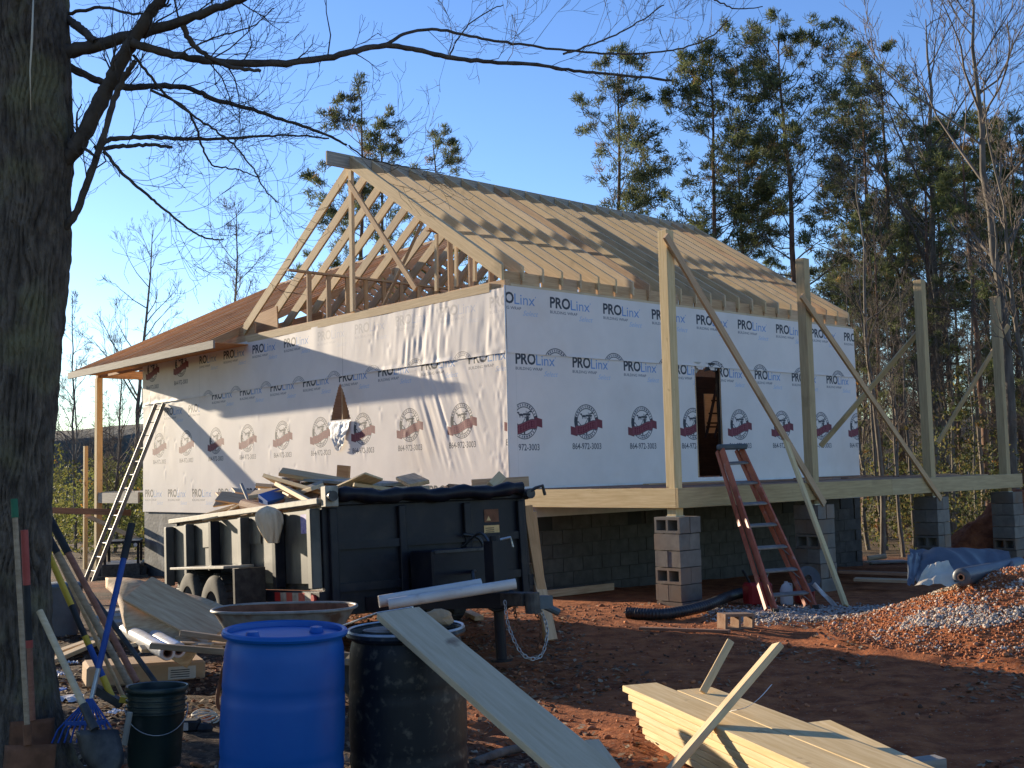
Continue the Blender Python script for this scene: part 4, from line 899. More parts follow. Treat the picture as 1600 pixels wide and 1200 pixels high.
MB().box((-.003, .16, TT-.26), (-.001, .46, TT-.09)).build('sticker', M['purple'], trl).location.x = -.004
MB().tube([(-.02, .10, .58), (-.075, .10, .58)], .035, 14).build('marker_lamp', M['redtape'], trl)
for y, z in ((2.0, .445), (2.75, .49)):
    for s_, x0 in ((1, -.33), (-1, TW+.08)):
        w = MB(); w.lathe([(.20, 0), (.30, -.01), (.345, .02), (.36, .06), (.36, .18), (.345, .22), (.30, .245), (.2, .24), (.2, 0)], 36)
        for k in range(30):
            t = k*2*math.pi/30; w.box((-.02, .352, .05), (.02, .372, .19), Matrix.Rotation(t, 4, 'Z'))
        wo = w.build('wheel', M['rubber'], trl, Matrix.Translation((x0, y, z)) @ Matrix.Rotation(math.pi/2, 4, 'Y'), smooth='auto')
        MB().lathe([(.0, .05), (.05, .03), (.09, .05), (.17, .09), (.2, .02), (.2, .2), (0, .2)], 24).build('rim', M['grayplastic'], wo, smooth='auto')
MB().box((-.36, 1.52, .86), (-.055, 3.25, .885)).build('fender', M['white_sunlit'], trl, bevel=.004)  # sunlight on the fender plate put into its pale colour
MB().box((-.36, 1.22, .48), (-.06, 1.27, .86)).build('mud_flap', M['rubber'], trl)
# front wall details
for x in (.05, .72, 1.4, 2.0): MB().box((x, -.05, .44), (x+.07, -.001, TT-.06)).build('front_rib', M['blackp'], trl, bevel=.006)
for z in (.62, .98): MB().box((.12, -.035, z), (.72, -.001, z+.07)).box((.79, -.035, z), (1.4, -.001, z+.07)).box((1.47, -.035, z), (2.0, -.001, z+.07)).build('cross_rib', M['blackp'], trl)
tr_ = [(.12+k*(TW-.2)/24, -.07+.012*math.sin(k*1.7), TT+.05+.012*math.sin(k*.9)-.02*math.sin(k/24*math.pi)) for k in range(25)]
MB().tube(tr_, [.062+.012*math.sin(k*2.1) for k in range(25)], 12).build('rolled_tarp', M['blackp'], trl, smooth=True)
MB().box((-.02, -.13, TT-.05), (.10, -.03, TT+.13)).build('tarp_bracket', M['white_sunlit'], trl, bevel=.006); MB().tube([(.03, -.13, TT+.04), (.03, -.18, TT+.04)], .045, 16).build('tarp_crank_hub', M['darksteel'], trl)
MB().tube([(TW-.06, -.12, TT+.0), (TW+.02, -.16, TT+.05), (TW+.10, -.16, TT+.07), (TW+.13, -.15, TT-.02)], .016, 8).build('tarp_crank', M['darksteel'], trl); MB().tube([(TW-.03, -.15, TT), (TW-.03, -.05, TT)], .05, 12).build('tarp_crank_hub', M['darksteel'], trl)
dc = MB().box((1.63, -.006, TT-.36), (1.80, -.002, TT-.28)).build('warning_decal', M['amber'], trl); MB().box((1.64, -.006, TT-.25), (1.80, -.002, TT-.13)).build('warning_decal', M['rust'], trl); 
MB().add([(1.66, -.0075, TT-.235), (1.71, -.0075, TT-.235), (1.685, -.0075, TT-.19)], [(0, 1, 2)]).build('warning_triangle', M['amber'], dc)
for k in range(3): MB().box((1.645, -.008, TT-.345+k*.018), (1.74, -.0065, TT-.338+k*.018)).build('decal_line', M['ink'], dc)
nl = MB().box((.92, -.042, .70), (1.10, -.0365, .775)).build('name_plate', M['label'], trl)
for k in range(3): MB().box((.935, -.0435, .715+k*.018), (1.06, -.0425, .722+k*.018)).build('plate_line', M['ink'], nl)
# tongue
MB().bar((.40, 0, .50), (1.02, -1.25, .50), .06, .12).bar((1.72, 0, .50), (1.10, -1.25, .50), .06, .12).bar((.9, -.6, .50), (1.25, -.6, .5), .05, .1).build('tongue', M['blackp'], trl)
MB().box((.98, -1.55, .46), (1.14, -1.2, .56)).tube([(1.06, -1.58, .40), (1.06, -1.58, .56)], .06, 14).build('coupler', M['darksteel'], trl)
MB().tube([(1.06, -1.08, .02), (1.06, -1.08, 1.02)], .045, 14).box((.99, -1.15, .55), (1.13, -1.01, .98)).tube([(1.06, -1.08, .02), (1.06, -1.08, .0)], .09, 14).build('jack', M['blackp'], trl)
MB().tube([(1.06, -1.08, .98), (1.2, -1.1, 1.0), (1.22, -1.1, .92)], .012, 8).build('jack_handle', M['steel'], trl)
MB().box((.78, -.50, .57), (1.34, -.09, .93)).build('pump_box', M['blackp'], trl, bevel=.015); MB().box((.80, -.52, .90), (1.32, -.50, .925)).build('box_lid_edge', M['darksteel'], trl)
def hose(pts, r, mt, name='hose'): return MB().tube(smooth_pts(pts), r, 8).build(name, mt, trl, smooth=True)
def smooth_pts(pts, n=6):
    pts = [Vector(p) for p in pts]; out = []
    for i in range(len(pts)-1):
        a = pts[max(i-1, 0)]; b = pts[i]; c = pts[i+1]; d = pts[min(i+2, len(pts)-1)]
        for k in range(n):
            t = k/n; out.append(.5*((2*b)+(c-a)*t+(2*a-5*b+4*c-d)*t*t+(3*b-a-3*c+d)*t**3))
    return out+[pts[-1]]
hose([(1.35, -.08, 1.05), (1.5, -.13, 1.0), (1.52, -.16, .82), (1.35, -.3, .72), (1.0, -.8, .72), (.92, -1.0, .55), (1.0, -1.1, .42), (1.1, -1.2, .45)], .016, M['blackpipe'])
hose([(1.2, -.3, .93), (1.25, -.55, 1.05), (1.15, -.9, .9), (1.1, -1.2, .6)], .012, M['blackpipe'])
def chain(pts):
    b = MB(); sp = smooth_pts(pts, 40); acc = 0; k = 0; last = sp[0]
    for p in sp[1:]:
        acc += (p-last).length
        if acc > .034:
            d = (p-last).normalized(); fr = frame(p, p+d, (1, 0, 0) if k % 2 else (0, 1, 0)); ring = []
            for j in range(9):
                t = j/8*2*math.pi; ring.append(fr @ Vector((math.cos(t)*.024, math.sin(t)*.013, 0)))
            b.tube(ring, .0045, 5, False); acc = 0; k += 1
        last = p
    return b
chain([(.95, -1.35, .52), (.93, -1.42, .3), (1.0, -1.5, .08), (1.15, -1.52, .06), (1.24, -1.5, .25), (1.22, -1.45, .42)]).build('safety_chain', M['steel'], trl, smooth=True)
chain([(1.0, -1.4, .5), (.98, -1.5, .2), (1.08, -1.56, .12), (1.18, -1.5, .3), (1.16, -1.4, .45)]).build('safety_chain', M['rust'], trl, smooth=True)
MB().box((1.12, -1.52, .42), (1.30, -1.38, .52)).tube([(1.14, -1.45, .5), (1.35, -1.52, .38)], .03, 8).build('hitch_lock', M['ltop'], trl)
# boards leaning on the far right side of the trailer
for (a, b_, w, mt, lab) in [((824, 790, 10.95), (858, 1003, 10.8), .10, 'ply_or', 'long orange board leaning upright against the right end of the trailer'), ((836, 880, 10.93), (862, 1000, 10.72), .12, 'pine2', 'short wide board leaning lowest against the right end of the trailer'), ((829, 800, 11.05), (845, 935, 11.0), .12, 'ply_or', 'upper split board tucked behind the long board at the trailer corner')]:
    board('leaning_board', P(*b_), P(*a), w, .035, mt, label=lab, cat='board', up=(.5, -.8, 0))
# ------------------------------------------------------------------ load on the trailer
def tl(x, y, z): return trl.matrix_basis @ Vector((x, y, z))
bpy.context.view_layer.update()
LOAD = 'scrap pieces heaped in the trailer'
def sboard(p0, p1, w, t, mt, lab, up=(0, 0, 1), name='scrap_board'): return board(name, p0, p1, w, t, mt, up=up, label=lab, cat='board', group=LOAD)
sboard(P(471, 747, 11.6), P(612, 757, 10.7), .5, .03, 'grayw', 'gray sheet of weathered plywood lying on top of the trailer load', name='plywood_sheet')
sboard(P(478, 756, 11.5), P(640, 768, 10.7), .14, .04, 'pine2', 'orange edge of a long board right under the gray plywood sheet')
sboard(P(527, 742, 12.3), P(546, 744, 12.2), .03, .22, 'ply_or', 'small bright orange plywood offcut standing upright behind the load', name='plywood_offcut')
sboard(P(552, 757, 10.4), P(672, 773, 10.6), .14, .035, 'pine', 'pale board lying across the middle of the load')
sboard(P(566, 752, 11.4), P(640, 768, 10.5), .09, .03, 'ply', 'tan strip crossing over the pale board in the middle of the load', up=(.2, 0, 1))
sboard(P(600, 766, 10.9), P(690, 776, 10.9), .11, .03, 'ply', 'thin tan lath at the right end of the middle pile')
sboard(P(737, 757, 11.2), P(826, 752, 11.3), .04, .10, 'pine2', 'orange two by four on edge at the right end of the load')
sboard(P(768, 760, 10.95), P(784, 743, 11.05), .10, .06, 'pine', 'pale square block tilted on the right end of the load', up=(.5, -1, .5), name='wood_block')
sboard(P(737, 764, 10.9), P(800, 763, 11.0), .06, .05, 'ply', 'short tan offcut lying before the tilted block')
sboard(P(348, 812, 12.7), P(400, 782, 12.2), .35, .02, 'pine', 'pale plywood piece sloping up at the left end of the load', up=(.4, -.5, .8), name='plywood_sheet')
sboard(P(372, 808, 12.2), P(410, 792, 11.8), .3, .02, 'ply', 'tan plywood triangle beside the tipped box', up=(-.2, -.5, .8), name='plywood_sheet')
sboard(P(443, 792, 11.0), P(498, 772, 10.8), .35, .02, 'grayw', 'gray board tilted up behind the tarp bracket', up=(-.5, -.6, .6), name='plywood_sheet')
sboard(P(420, 792, 11.0), P(470, 764, 11.3), .16, .02, 'redwood', 'dark brown panel leaning on the tipped box', up=(-.5, -.6, .5), name='panel')
sboard(P(377, 756, 12.0), P(397, 803, 11.4), .03, .02, 'grayw', 'thin gray stake poking up at the left of the load')
MB().tube([P(381, 788, 11.3), P(440, 803, 10.6)], [.055, .045], 12).build('pipe_offcut', M['redwood']); tag(bpy.context.scene.objects['pipe_offcut'], 'brown tube sticking out over the trailer rail beside the bag', 'pipe')
fill = MB(); rs = np.random.RandomState(4)
for k in range(120):
    x = rs.uniform(.15, 1.95); y = rs.uniform(.2, 4.0); z = TT-.02+.30*math.exp(-((x-.8)/.9)**2)*rs.uniform(.1, 1.1); a = rs.uniform(0, 3.1); L_ = rs.uniform(.3, 1.3)
    p = tl(x, y, z); d = Vector((math.cos(a), math.sin(a), rs.uniform(-.2, .2)))*L_/2
    if rs.rand() < .9:
        la, lb = trl.matrix_basis.inverted() @ (p-d), trl.matrix_basis.inverted() @ (p+d)
        if min(la.x, lb.x) < .08 or max(la.x, lb.x) > TW-.08 or min(la.y, lb.y) < .1: continue
    board('scrap_board', p-d, p+d, rs.choice([.09, .14, .19]), rs.choice([.02, .038]), str(rs.choice(['pine', 'ply', 'pine2', 'pine', 'plank', 'ply', 'pine', 'redwood'])), up=(rs.normal()*.25, rs.normal()*.25, 1), label='broken board tangled in the heap filling the trailer', cat='board', group='tangled scrap boards in the trailer')
MB().box((.06, .08, TF+.01), (TW-.06, TL-.1, TT-.02)).build('load_tmp', M['ply'])
o = bpy.data.objects['load_tmp']; o.name = 'scrap_heap'; o.matrix_basis = trl.matrix_basis.copy(); tag(o, 'packed mass of mixed scrap under the loose boards in the trailer', 'scrap heap', kind='stuff')
bx = thing('tipped_box', 'blue and white printed carton tipped over on the trailer load', 'box', P(436, 782, 11.2), .5, None)
bx.rotation_euler = (.35, -.25, .6)
MB().box((-.17, -.11, -.07), (.17, .11, .08)).build('carton', M['bluebox'], bx, bevel=.004); MB().box((-.19, -.13, -.075), (-.02, -.114, .03)).build('carton_flap', M['white'], bx); MB().box((.03, -.116, -.05), (.15, -.112, .06)).build('carton_panel', M['white'], bx)
ub = thing('plastic_wrapper', 'crumpled clear and white wrapper on the load beside the pale board', 'wrapper', P(530, 775, 10.6)); rows = []
for i in range(9): rows.append([(-.17+j*.04, .03*mnoise.noise((i, j*.7, 1)), .10*math.sin(min(j, 8)/8*3.1)*(1-.1*i)*(.7+.5*abs(mnoise.noise((i*.8, j, 5))))-.03*0-.012*i+.0) for j in range(9)])
for i, r in enumerate(rows): rows[i] = [(x, y-.12+i*.03, z) for x, y, z in r]
cloth_patch('wrapper_film', rows, M['filmroll'], ub)
bg = thing('paper_bag', 'tan paper bag draped over the side rail of the trailer', 'bag', P(424, 800, 10.45)); rows = []
for i in range(18):
    t = i/17; hw = .115*min(1, math.sqrt(t*5+.002))*(1-.75*max(0, t-.45)/.55)**.7; rows.append([(-.02+.06*t+hw*math.cos(a)*1.05+.012*math.sin(a*6+i*.3)*min(1, t*5), -.09-.03*t+hw*.6*math.sin(a)-.010*math.cos(a*9)*min(1, t*5), .06-t*.34) for a in np.linspace(0, 2*math.pi, 31)])
cloth_patch('bag_body', rows, M['bag'], bg)
# ------------------------------------------------------------------ pipes on the tongue
for (a, b_, r, lab) in [((592, 940, 8.95), (752, 913, 9.15), .048, 'long white plastic pipe resting on the trailer tongue, its open end nearer the black barrel'), ((607, 944, 8.85), (806, 912, 9.0), .042, 'second white plastic pipe lying in front of the first and reaching past the jack')]:
    p0, p1 = P(*a), P(*b_); t = bpy.data.objects.new('plastic_pipe', None); L_ = (p1-p0).length
    b = MB(); b.lathe([(r*.88, 0), (r, 0), (r, L_), (r*.88, L_), (r*.88, 0)], 24)
    Mx = frame(p0, p1) @ Matrix.Rotation(math.pi/2, 4, 'Y'); o = b.build('plastic_pipe', M['pvc'], None, Mx, smooth='auto'); tag(o, lab, 'pipe', 'white pipes on the trailer tongue'); bpy.data.objects.remove(t)
# ------------------------------------------------------------------ barrels
def barrel(px, D, r, topy, mt, label, rz=0, tilt=(0, 0), h=.90, lid='open'):
    p = P(px, topy, D); z0 = p.z-h; t = thing('plastic_barrel', label, 'barrel', (p.x, p.y, z0)); t.rotation_euler = (tilt[0], tilt[1], rz)
    pr = [(0, .012), (r*.80, .0), (r*.9, .01), (r*.94, .03), (r*.93, .07), (r*.965, .12)]
    for k in range(1, 24):
        z = .12+k*(h-.24)/24; bul = r*(.965+.035*math.sin((z-.12)/(h-.24)*math.pi)); g = -.006*math.exp(-((z-.34*h)/.012)**2)-.006*math.exp(-((z-.68*h)/.012)**2)+.005*math.exp(-((z-.30*h)/.02)**2)
        pr.append((bul+g, z))
    pr += [(r*.965, h-.12), (r*.955, h-.09), (r*.93, h-.06), (r*.915, h-.045), (r*.93, h-.035), (r*1.0, h-.03), (r*1.02, h-.018), (r*1.0, h-.004), (r*.965, h), (r*.93, h-.006), (r*.915, h-.03)]
    MB().lathe(pr, 64).build('barrel_shell', mt, t, smooth='auto')
    return t
bb = barrel(436, 5.37, .289, 981, M['blue'], 'bright blue plastic barrel standing in the left foreground beside the bucket', tilt=(.01, .035))
MB().lathe([(.0, .865), (.12, .868), (.2, .872), (.262, .872)], 48).build('barrel_top', M['blue'], bb, smooth=True)
for a in (0.6, 3.7): MB().lathe([(.0, .895), (.028, .895), (.032, .88), (.036, .87)], 18, (.16*math.cos(a), .16*math.sin(a), 0)).build('bung', M['blue'], bb, smooth='auto')
kb = barrel(637, 5.75, .297, 982, M['drum'], 'dirty black open barrel under the slanting pale plank', tilt=(.0, -.01))
MB().lathe([(.0, .86), (.2, .858), (.262, .862)], 48).build('murky_water', M['water'], kb, smooth=True)
MB().lathe([(.275, .885), (.292, .892), (.300, .90), (.294, .91), (.282, .905)], 64).build('rim_hoop', M['steel'], kb, smooth='auto')
p = P(612, 988, 5.62); rows = []
o = MB().lathe([(0, .0), (.10, .004), (.115, .0), (.105, -.008), (0, -.01)], 24, sx=1.25).build('pot_lid', M['lidm'], smooth='auto'); o.location = p+Vector((0, 0, .015)); tag(o, 'muddy gray lid resting on the black barrel left of the plank', 'lid')
def rock(name, p, s, mt, label, cat, seed):
    b = bmesh.new(); bmesh.ops.create_icosphere(b, subdivisions=3, radius=1)
    for v in b.verts:
        n = mnoise.noise(v.co*1.3+Vector((seed, 0, 0)))*.35+mnoise.noise(v.co*3+Vector((seed, 2, 0)))*.12; v.co = Vector((v.co.x*s[0], v.co.y*s[1], v.co.z*s[2]))*(1+n)
    me = bpy.data.meshes.new(name); b.to_mesh(me); b.free(); me.materials.append(mt); o = bpy.data.objects.new(name, me); COL.objects.link(o); o.location = p; return tag(o, label, cat)
rock('brown_glove', P(684, 966, 5.85), (.085, .05, .045), M['card'], 'crumpled brown work glove on the barrel rim behind the plank', 'glove', 3.3)
MB().tube([P(535, 978, 6.5), P(590, 958, 6.15), P(645, 949, 6.0)], .006, 6).build('steel_rod', M['steel']); tag(bpy.data.objects['steel_rod'], 'thin steel rod lying across the barrels behind the plank end', 'rod')
# plank on the barrel
a = P(622, 958, 5.68); b_ = P(907, 1200, 4.35); d = (b_-a); b2 = a+d*1.95
board('plank', a, b2, .235, .036, 'plank', up=(.28, -.55, .8), label='wide pale plank slanting from the black barrel down to the right foreground', cat='plank')
# ------------------------------------------------------------------ wheelbarrow
wp = P(445, 950, 7.95); wz = GZ(wp.x, wp.y)
wb = thing('wheelbarrow', 'mud crusted wheelbarrow behind the blue and black barrels', 'wheelbarrow', (wp.x, wp.y, 0), -.05)
rim = wp.z; b = MB(); n = 48
def tray(o_, inner=0):
    b = MB(); prof = [(.50, .30, 0), (.47, .285, -.04), (.40, .24, -.16), (.30, .19, -.26), (.0, .0, -.27)]; vs = []; fs = []
    for a_, c_, z_ in prof:
        for k in range(n):
            t = 2*math.pi*k/n; e = 2.6; cx_ = math.copysign(abs(math.cos(t))**(2/e), math.cos(t)); sy_ = math.copysign(abs(math.sin(t))**(2/e), math.sin(t))
            vs.append(((a_-inner)*cx_+(.06 if z_ < -.1 else 0)*0, (c_-inner)*sy_, rim+z_+inner*.8))
    for i in range(len(prof)-1):
        for k in range(n): fs.append((i*n+k, i*n+(k+1) % n, (i+1)*n+(k+1) % n, (i+1)*n+k))
    b.add(vs, fs); return b
tray(0).build('tray', M['lidm'], wb, smooth='auto'); tray(0, .008).build('tray_inside', M['rust'], wb, smooth='auto')
MB().tube([(.50*math.copysign(abs(math.cos(t))**.77, math.cos(t)), .30*math.copysign(abs(math.sin(t))**.77, math.sin(t)), rim) for t in np.linspace(0, 2*math.pi, 49)], .012, 8, False).build('rolled_rim', M['alu'], wb, smooth=True)
for s_ in (-1, 1):
    board('handle', (.62, s_*.10, rim-.38), (-.85, s_*.30, rim-.20), .04, .04, 'handle', wb)
    MB().tube(smooth_pts([(-.35, s_*.2, rim-.28), (-.42, s_*.2, wz+.1), (-.36, s_*.2, wz+.01), (-.2, s_*.2, wz+.01), (-.12, s_*.18, rim-.28)]), .014, 8).build('leg', M['rust'], wb, smooth=True)
MB().lathe([(.08, -.03), (.17, -.045), (.2, 0), (.17, .045), (.08, .03), (.08, -.03)], 28).build('wheel', M['rubber'], wb, Matrix.Translation((.58, 0, wz+.2)) @ Matrix.Rotation(math.pi/2, 4, 'X'), smooth='auto')
# ------------------------------------------------------------------ bucket
p = P(241, 1076, 5.9); gb = GZ(p.x, p.y); r = .157
bk = thing('bucket', 'dark green plastic bucket with wire handle on the ground beside the blue barrel', 'bucket', (p.x, p.y, p.z-.385)); bk.rotation_euler = (-.03, .04, .4)
pr = [(0, .0), (r*.82, 0), (r*.84, .01), (r*.90, .26)]
for k in range(4): pr += [(r*.91, .265+k*.028), (r*.975, .268+k*.028), (r*.975, .276+k*.028), (r*.915, .279+k*.028)]
pr += [(r*.95, .375), (r*1.0, .378), (r*1.01, .392), (r*.985, .40), (r*.93, .397), (r*.91, .37), (r*.9, .30)]
MB().lathe(pr, 48).build('bucket_body', M['bucket'], bk, smooth='auto'); MB().lathe([(0, .345), (r*.905, .345)], 40).build('water', M['water'], bk)
MB().tube([(r*1.0*math.cos(t)*1.0, -abs(math.sin(t))*(r*.95), .30-abs(math.sin(t))*.13) for t in np.linspace(0, math.pi, 21)], .0025, 6).build('wire_handle', M['steel'], bk, smooth=True)
MB().lathe([(.012, 0), (.03, .12), (.028, .2), (0, .21)], 12).build('trowel_tmp', M['alu']); o = bpy.data.objects['trowel_tmp']; bpy.data.objects.remove(o)
board('white_strip', P(194, 1165, 5.72), P(203, 1112, 5.72), .03, .01, 'grayw', up=(0, -1, 0), label='small gray wooden strip standing against the left side of the bucket', cat='strip')
# ------------------------------------------------------------------ tools leaning on the big tree
def tool(name, label, cat, segs, head=None):
    """segs: list of (points, radius px->m, material, part name)"""
    p0 = segs[-1][0][-1]; t = thing(name, label, cat, p0)
    for pts, r_, mt, pn in segs: MB().tube([q-p0 for q in pts], r_, 12).build(pn, M[mt], t, smooth='auto')
    if head: head(t, p0)
    return t
def seg(a, b, n=2): return [a+(b-a)*i/(n-1) for i in range(n)]
def lerp(a, b, t): return a+(b-a)*t
def blade(w, h, mt, curve=.03, pointed=False, lean=None, right=Vector((1, 0, 0)), name='blade'):
    def f(t, p0):
        up = (lean or Vector((0, .12, 1))).normalized(); out = right.cross(up).normalized(); rows = []
        for i in range(9):
            s = i/8; ww = w*(1 if not pointed else (1 if s < .45 else math.cos((s-.45)/.55*1.45)))
            rows.append([tuple(right*(ww*(j/8-.5))-up*(h*s)+out*(-curve*(2*j/8-1)**2)) for j in range(9)])
        o = cloth_patch(name, rows, M[mt], t); md = o.modifiers.new('thickness', 'SOLIDIFY'); md.thickness = .004
    return f
a, b_ = P(22, 780, 5.5), P(44, 1160, 5.35)
tool('square_shovel', 'square shovel with a green grip and gray shaft, furthest left against the trunk', 'shovel', [(seg(a, lerp(a, b_, .08)), .017, 'greengrip', 'grip'), (seg(lerp(a, b_, .08), b_), .013, 'handle', 'shaft'), (seg(lerp(a, b_, .93), lerp(a, b_, 1.01)), .02, 'rust', 'socket')], blade(.24, .26, 'rust', lean=Vector((0, .2, 1))))
a, b_ = P(38, 828, 5.55), P(51, 1125, 5.6)
tool('red_grip_shovel', 'shovel with faded red grip and black sleeve, second from the left against the trunk', 'shovel', [(seg(a, lerp(a, b_, .29)), .018, 'redgrip', 'grip'), (seg(lerp(a, b_, .29), lerp(a, b_, .58)), .016, 'blackgrip', 'sleeve'), (seg(lerp(a, b_, .58), lerp(a, b_, .62)), .017, 'redgrip', 'band'), (seg(lerp(a, b_, .62), b_), .014, 'handlered', 'shaft')], blade(.2, .22, 'rust', right=Vector((.9, .4, 0)).normalized()))
a, b_ = P(62, 955, 5.6), P(148, 1140, 5.35)
tool('pale_handled_shovel', 'round shovel with a short pale wooden handle leaning down to the right', 'shovel', [(seg(a, lerp(a, b_, .84)), .0165, 'plank', 'shaft'), (seg(lerp(a, b_, .8), b_), .021, 'darksteel', 'socket')], blade(.20, .24, 'darksteel', pointed=True, lean=Vector((-.35, .3, .9))))
a, b_ = P(70, 852, 6.2), P(176, 1092, 6.05)
def pickhead(t, p0):
    MB().bar((-.10, 0, .06), (.05, .0, -.03), .05, .04).build('head', M['darksteel'], t); MB().bar((.04, 0, -.0), (.13, .02, -.02), .06, .03).build('yellow_edge', M['yel'], t)
tool('yellow_maul', 'maul with yellow and black fibreglass handle, its head on the ground left of the bucket', 'maul', [(seg(a, lerp(a, b_, .40)), .017, 'yel', 'grip'), (seg(lerp(a, b_, .40), lerp(a, b_, .60)), .016, 'blackgrip', 'sleeve'), (seg(lerp(a, b_, .60), lerp(a, b_, .66)), .017, 'yel', 'band'), (seg(lerp(a, b_, .66), lerp(a, b_, .86)), .016, 'bluem', 'lower_sleeve'), (seg(lerp(a, b_, .86), b_), .018, 'yel', 'neck')], pickhead)
a, b_ = P(74, 803, 6.5), P(214, 1066, 6.3)
tool('long_rake_handle', 'long red brown pole with a dark grip, topmost of the fan of tools', 'rake', [(seg(a, lerp(a, b_, .24)), .022, 'blackgrip', 'grip'), (seg(lerp(a, b_, .24), b_), .018, 'handlered', 'shaft')])
a, b_ = P(70, 828, 6.35), P(205, 1075, 6.25)
tool('brown_hoe', 'worn brown pole lying just below the long red brown pole', 'hoe', [(seg(a, lerp(a, b_, .15)), .02, 'blackgrip', 'grip'), (seg(lerp(a, b_, .15), b_), .019, 'handle', 'shaft')])
a, b_ = P(84, 858, 6.55), P(196, 1096, 6.45)
tool('thin_pole', 'thin yellowish pole behind the brown poles leaning on the tree', 'pole', [(seg(a, b_), .012, 'pine2', 'shaft')])
a, b_ = P(140, 925, 7.2), P(243, 1066, 7.0)
tool('dark_bar', 'dark digging bar slanting down behind the bucket', 'bar', [(seg(a, b_), .016, 'darksteel', 'shaft')])
a, b_ = P(206, 818, 5.9), P(140, 1105, 5.6)
def rakehead(t, p0):
    b = MB()
    for k in range(11):
        x = (k/10-.5); b.tube([(x*.02, 0, .04), (x*.26, -.06, -.09), (x*.30, -.085, -.15)], .005, 5)
    b.build('tines', M['bluem'], t); MB().box((-.10, -.055, -.075), (.10, -.045, -.055)).build('tine_brace', M['bluem'], t)
tool('blue_rake', 'leaf rake with blue shaft and blue tines crossing in front of the other tools', 'rake', [(seg(a, lerp(a, b_, .2)), .019, 'blackgrip', 'grip'), (seg(lerp(a, b_, .18), lerp(a, b_, .80)), .0155, 'bluem', 'shaft'), (seg(lerp(a, b_, .80), b_), .012, 'steel', 'neck')], rakehead)
# ------------------------------------------------------------------ left side clutter
p = gp(95, 992); t = thing('waste_bin', 'gray plastic waste bin behind the leaning tools', 'bin', (p.x, p.y, p.z), .3)
MB().lathe([(0, 0), (.17, 0), (.22, .50), (.23, .50), (.23, .53), (.215, .53)], 32).build('bin_body', M['grayplastic'], t, smooth='auto'); MB().lathe([(0, .56), (.2, .55), (.24, .53), (.24, .51)], 32).build('lid', M['ltop'], t, smooth='auto')
# cardboard box with film rolls
cb = thing('cardboard_box', 'long flattened cardboard box with a paper label lying before the scrap pile', 'box', gp(262, 1066)); cb.rotation_euler = (0, .03, .45); cb.location.z -= .01
MB().box((-.62, .0, .0), (.30, .42, .17)).build('carton', M['card'], cb, bevel=.02); lb_ = MB().box((.0, -.003, .03), (.22, -.001, .13)).build('shipping_label', M['label'], cb); lb_.location = (.0, 0, 0)
for k in range(4): MB().box((.02, -.0045, .045+k*.018), (.17, -.0035, .052+k*.018)).build('label_line', M['ink'], lb_)
for k, (a, b_, lab) in enumerate([((262, 1020, 8.0), (196, 984, 9.2), 'roll of clear film with an open cardboard core, nearer one on the cardboard box'), ((279, 1016, 8.15), (222, 984, 9.3), 'roll of clear film behind its twin on the cardboard box')]):
    p0, p1 = P(*a), P(*b_); L_ = (p1-p0).length; t = thing('film_roll', lab, 'roll', p0, 0, 'rolls of clear film'); fr = frame((0, 0, 0), p1-p0) @ Matrix.Rotation(math.pi/2, 4, 'Y')
    MB().lathe([(.034, 0), (.052, 0), (.056, .01), (.054, L_*.4), (.058, L_*.6), (.052, L_), (.034, L_)], 24).build('film', M['filmroll'], t, fr, smooth='auto'); MB().lathe([(.028, -.004), (.034, -.004), (.034, L_), (.028, L_), (.028, -.004)], 20).build('core', M['redwood'], t, fr, smooth='auto')
# curved plywood sheets
def curved_sheet(name, pts_a, pts_b, mt, label, thick=.02, em='pine'):
    rows = []
    for i in range(len(pts_a)): rows.append([tuple(lerp(pts_a[i], pts_b[i], j/4)) for j in range(5)])
    V = np.array([q for r in rows for q in r]); c = Vector(V.mean(0)); o = npmesh(name, V-np.array(c), gridfaces(5, len(rows)), [M[mt], M[em]], smooth=True); o.location = c
    md = o.modifiers.new('thickness', 'SOLIDIFY'); md.thickness = thick; md.material_offset_rim = 1; md.offset = 0; return tag(o, label, 'plywood sheet')
A1 = smooth_pts([P(166, 903, 9.6), P(210, 905, 9.4), P(262, 922, 9.2), P(310, 932, 9.0), P(352, 948, 8.8)], 5); B1 = [q+Vector((-.22, -.42, -.30)) for q in smooth_pts([P(166, 903, 9.6)+Vector((.25, .35, .2)), P(215, 915, 9.4)+Vector((.1, .2, .15)), P(255, 940, 9.2), P(300, 965, 9.0), P(345, 990, 8.8)], 5)]
curved_sheet('plywood_sheet', A1, [lerp(x, Vector((y.x, y.y, max(y.z, .12))), .8) for x, y in zip(A1, B1)], 'ply', 'warped plywood sheet curving up beside the trailer with a pale lit edge', .018)
board('broad_board', P(215, 920, 9.2), P(345, 988, 8.6), .30, .03, 'ply', up=(.3, -.75, .5), label='broad board propped under the warped plywood sheet', cat='board')
for k, (x0, y0, x1, y1, D, lab) in enumerate([(150, 967, 290, 951, 11.5, 'top plank of the low gray lumber stack behind the cardboard'), (160, 957, 285, 946, 12.2, 'gray plank at the back of the low lumber stack'), (165, 975, 300, 962, 11.2, 'front plank of the low gray lumber stack')]):
    board('plank', P(x0, y0, D), P(x1, y1, D+.4), .24, .04, 'grayw', label=lab, cat='plank')
rs = np.random.RandomState(17)
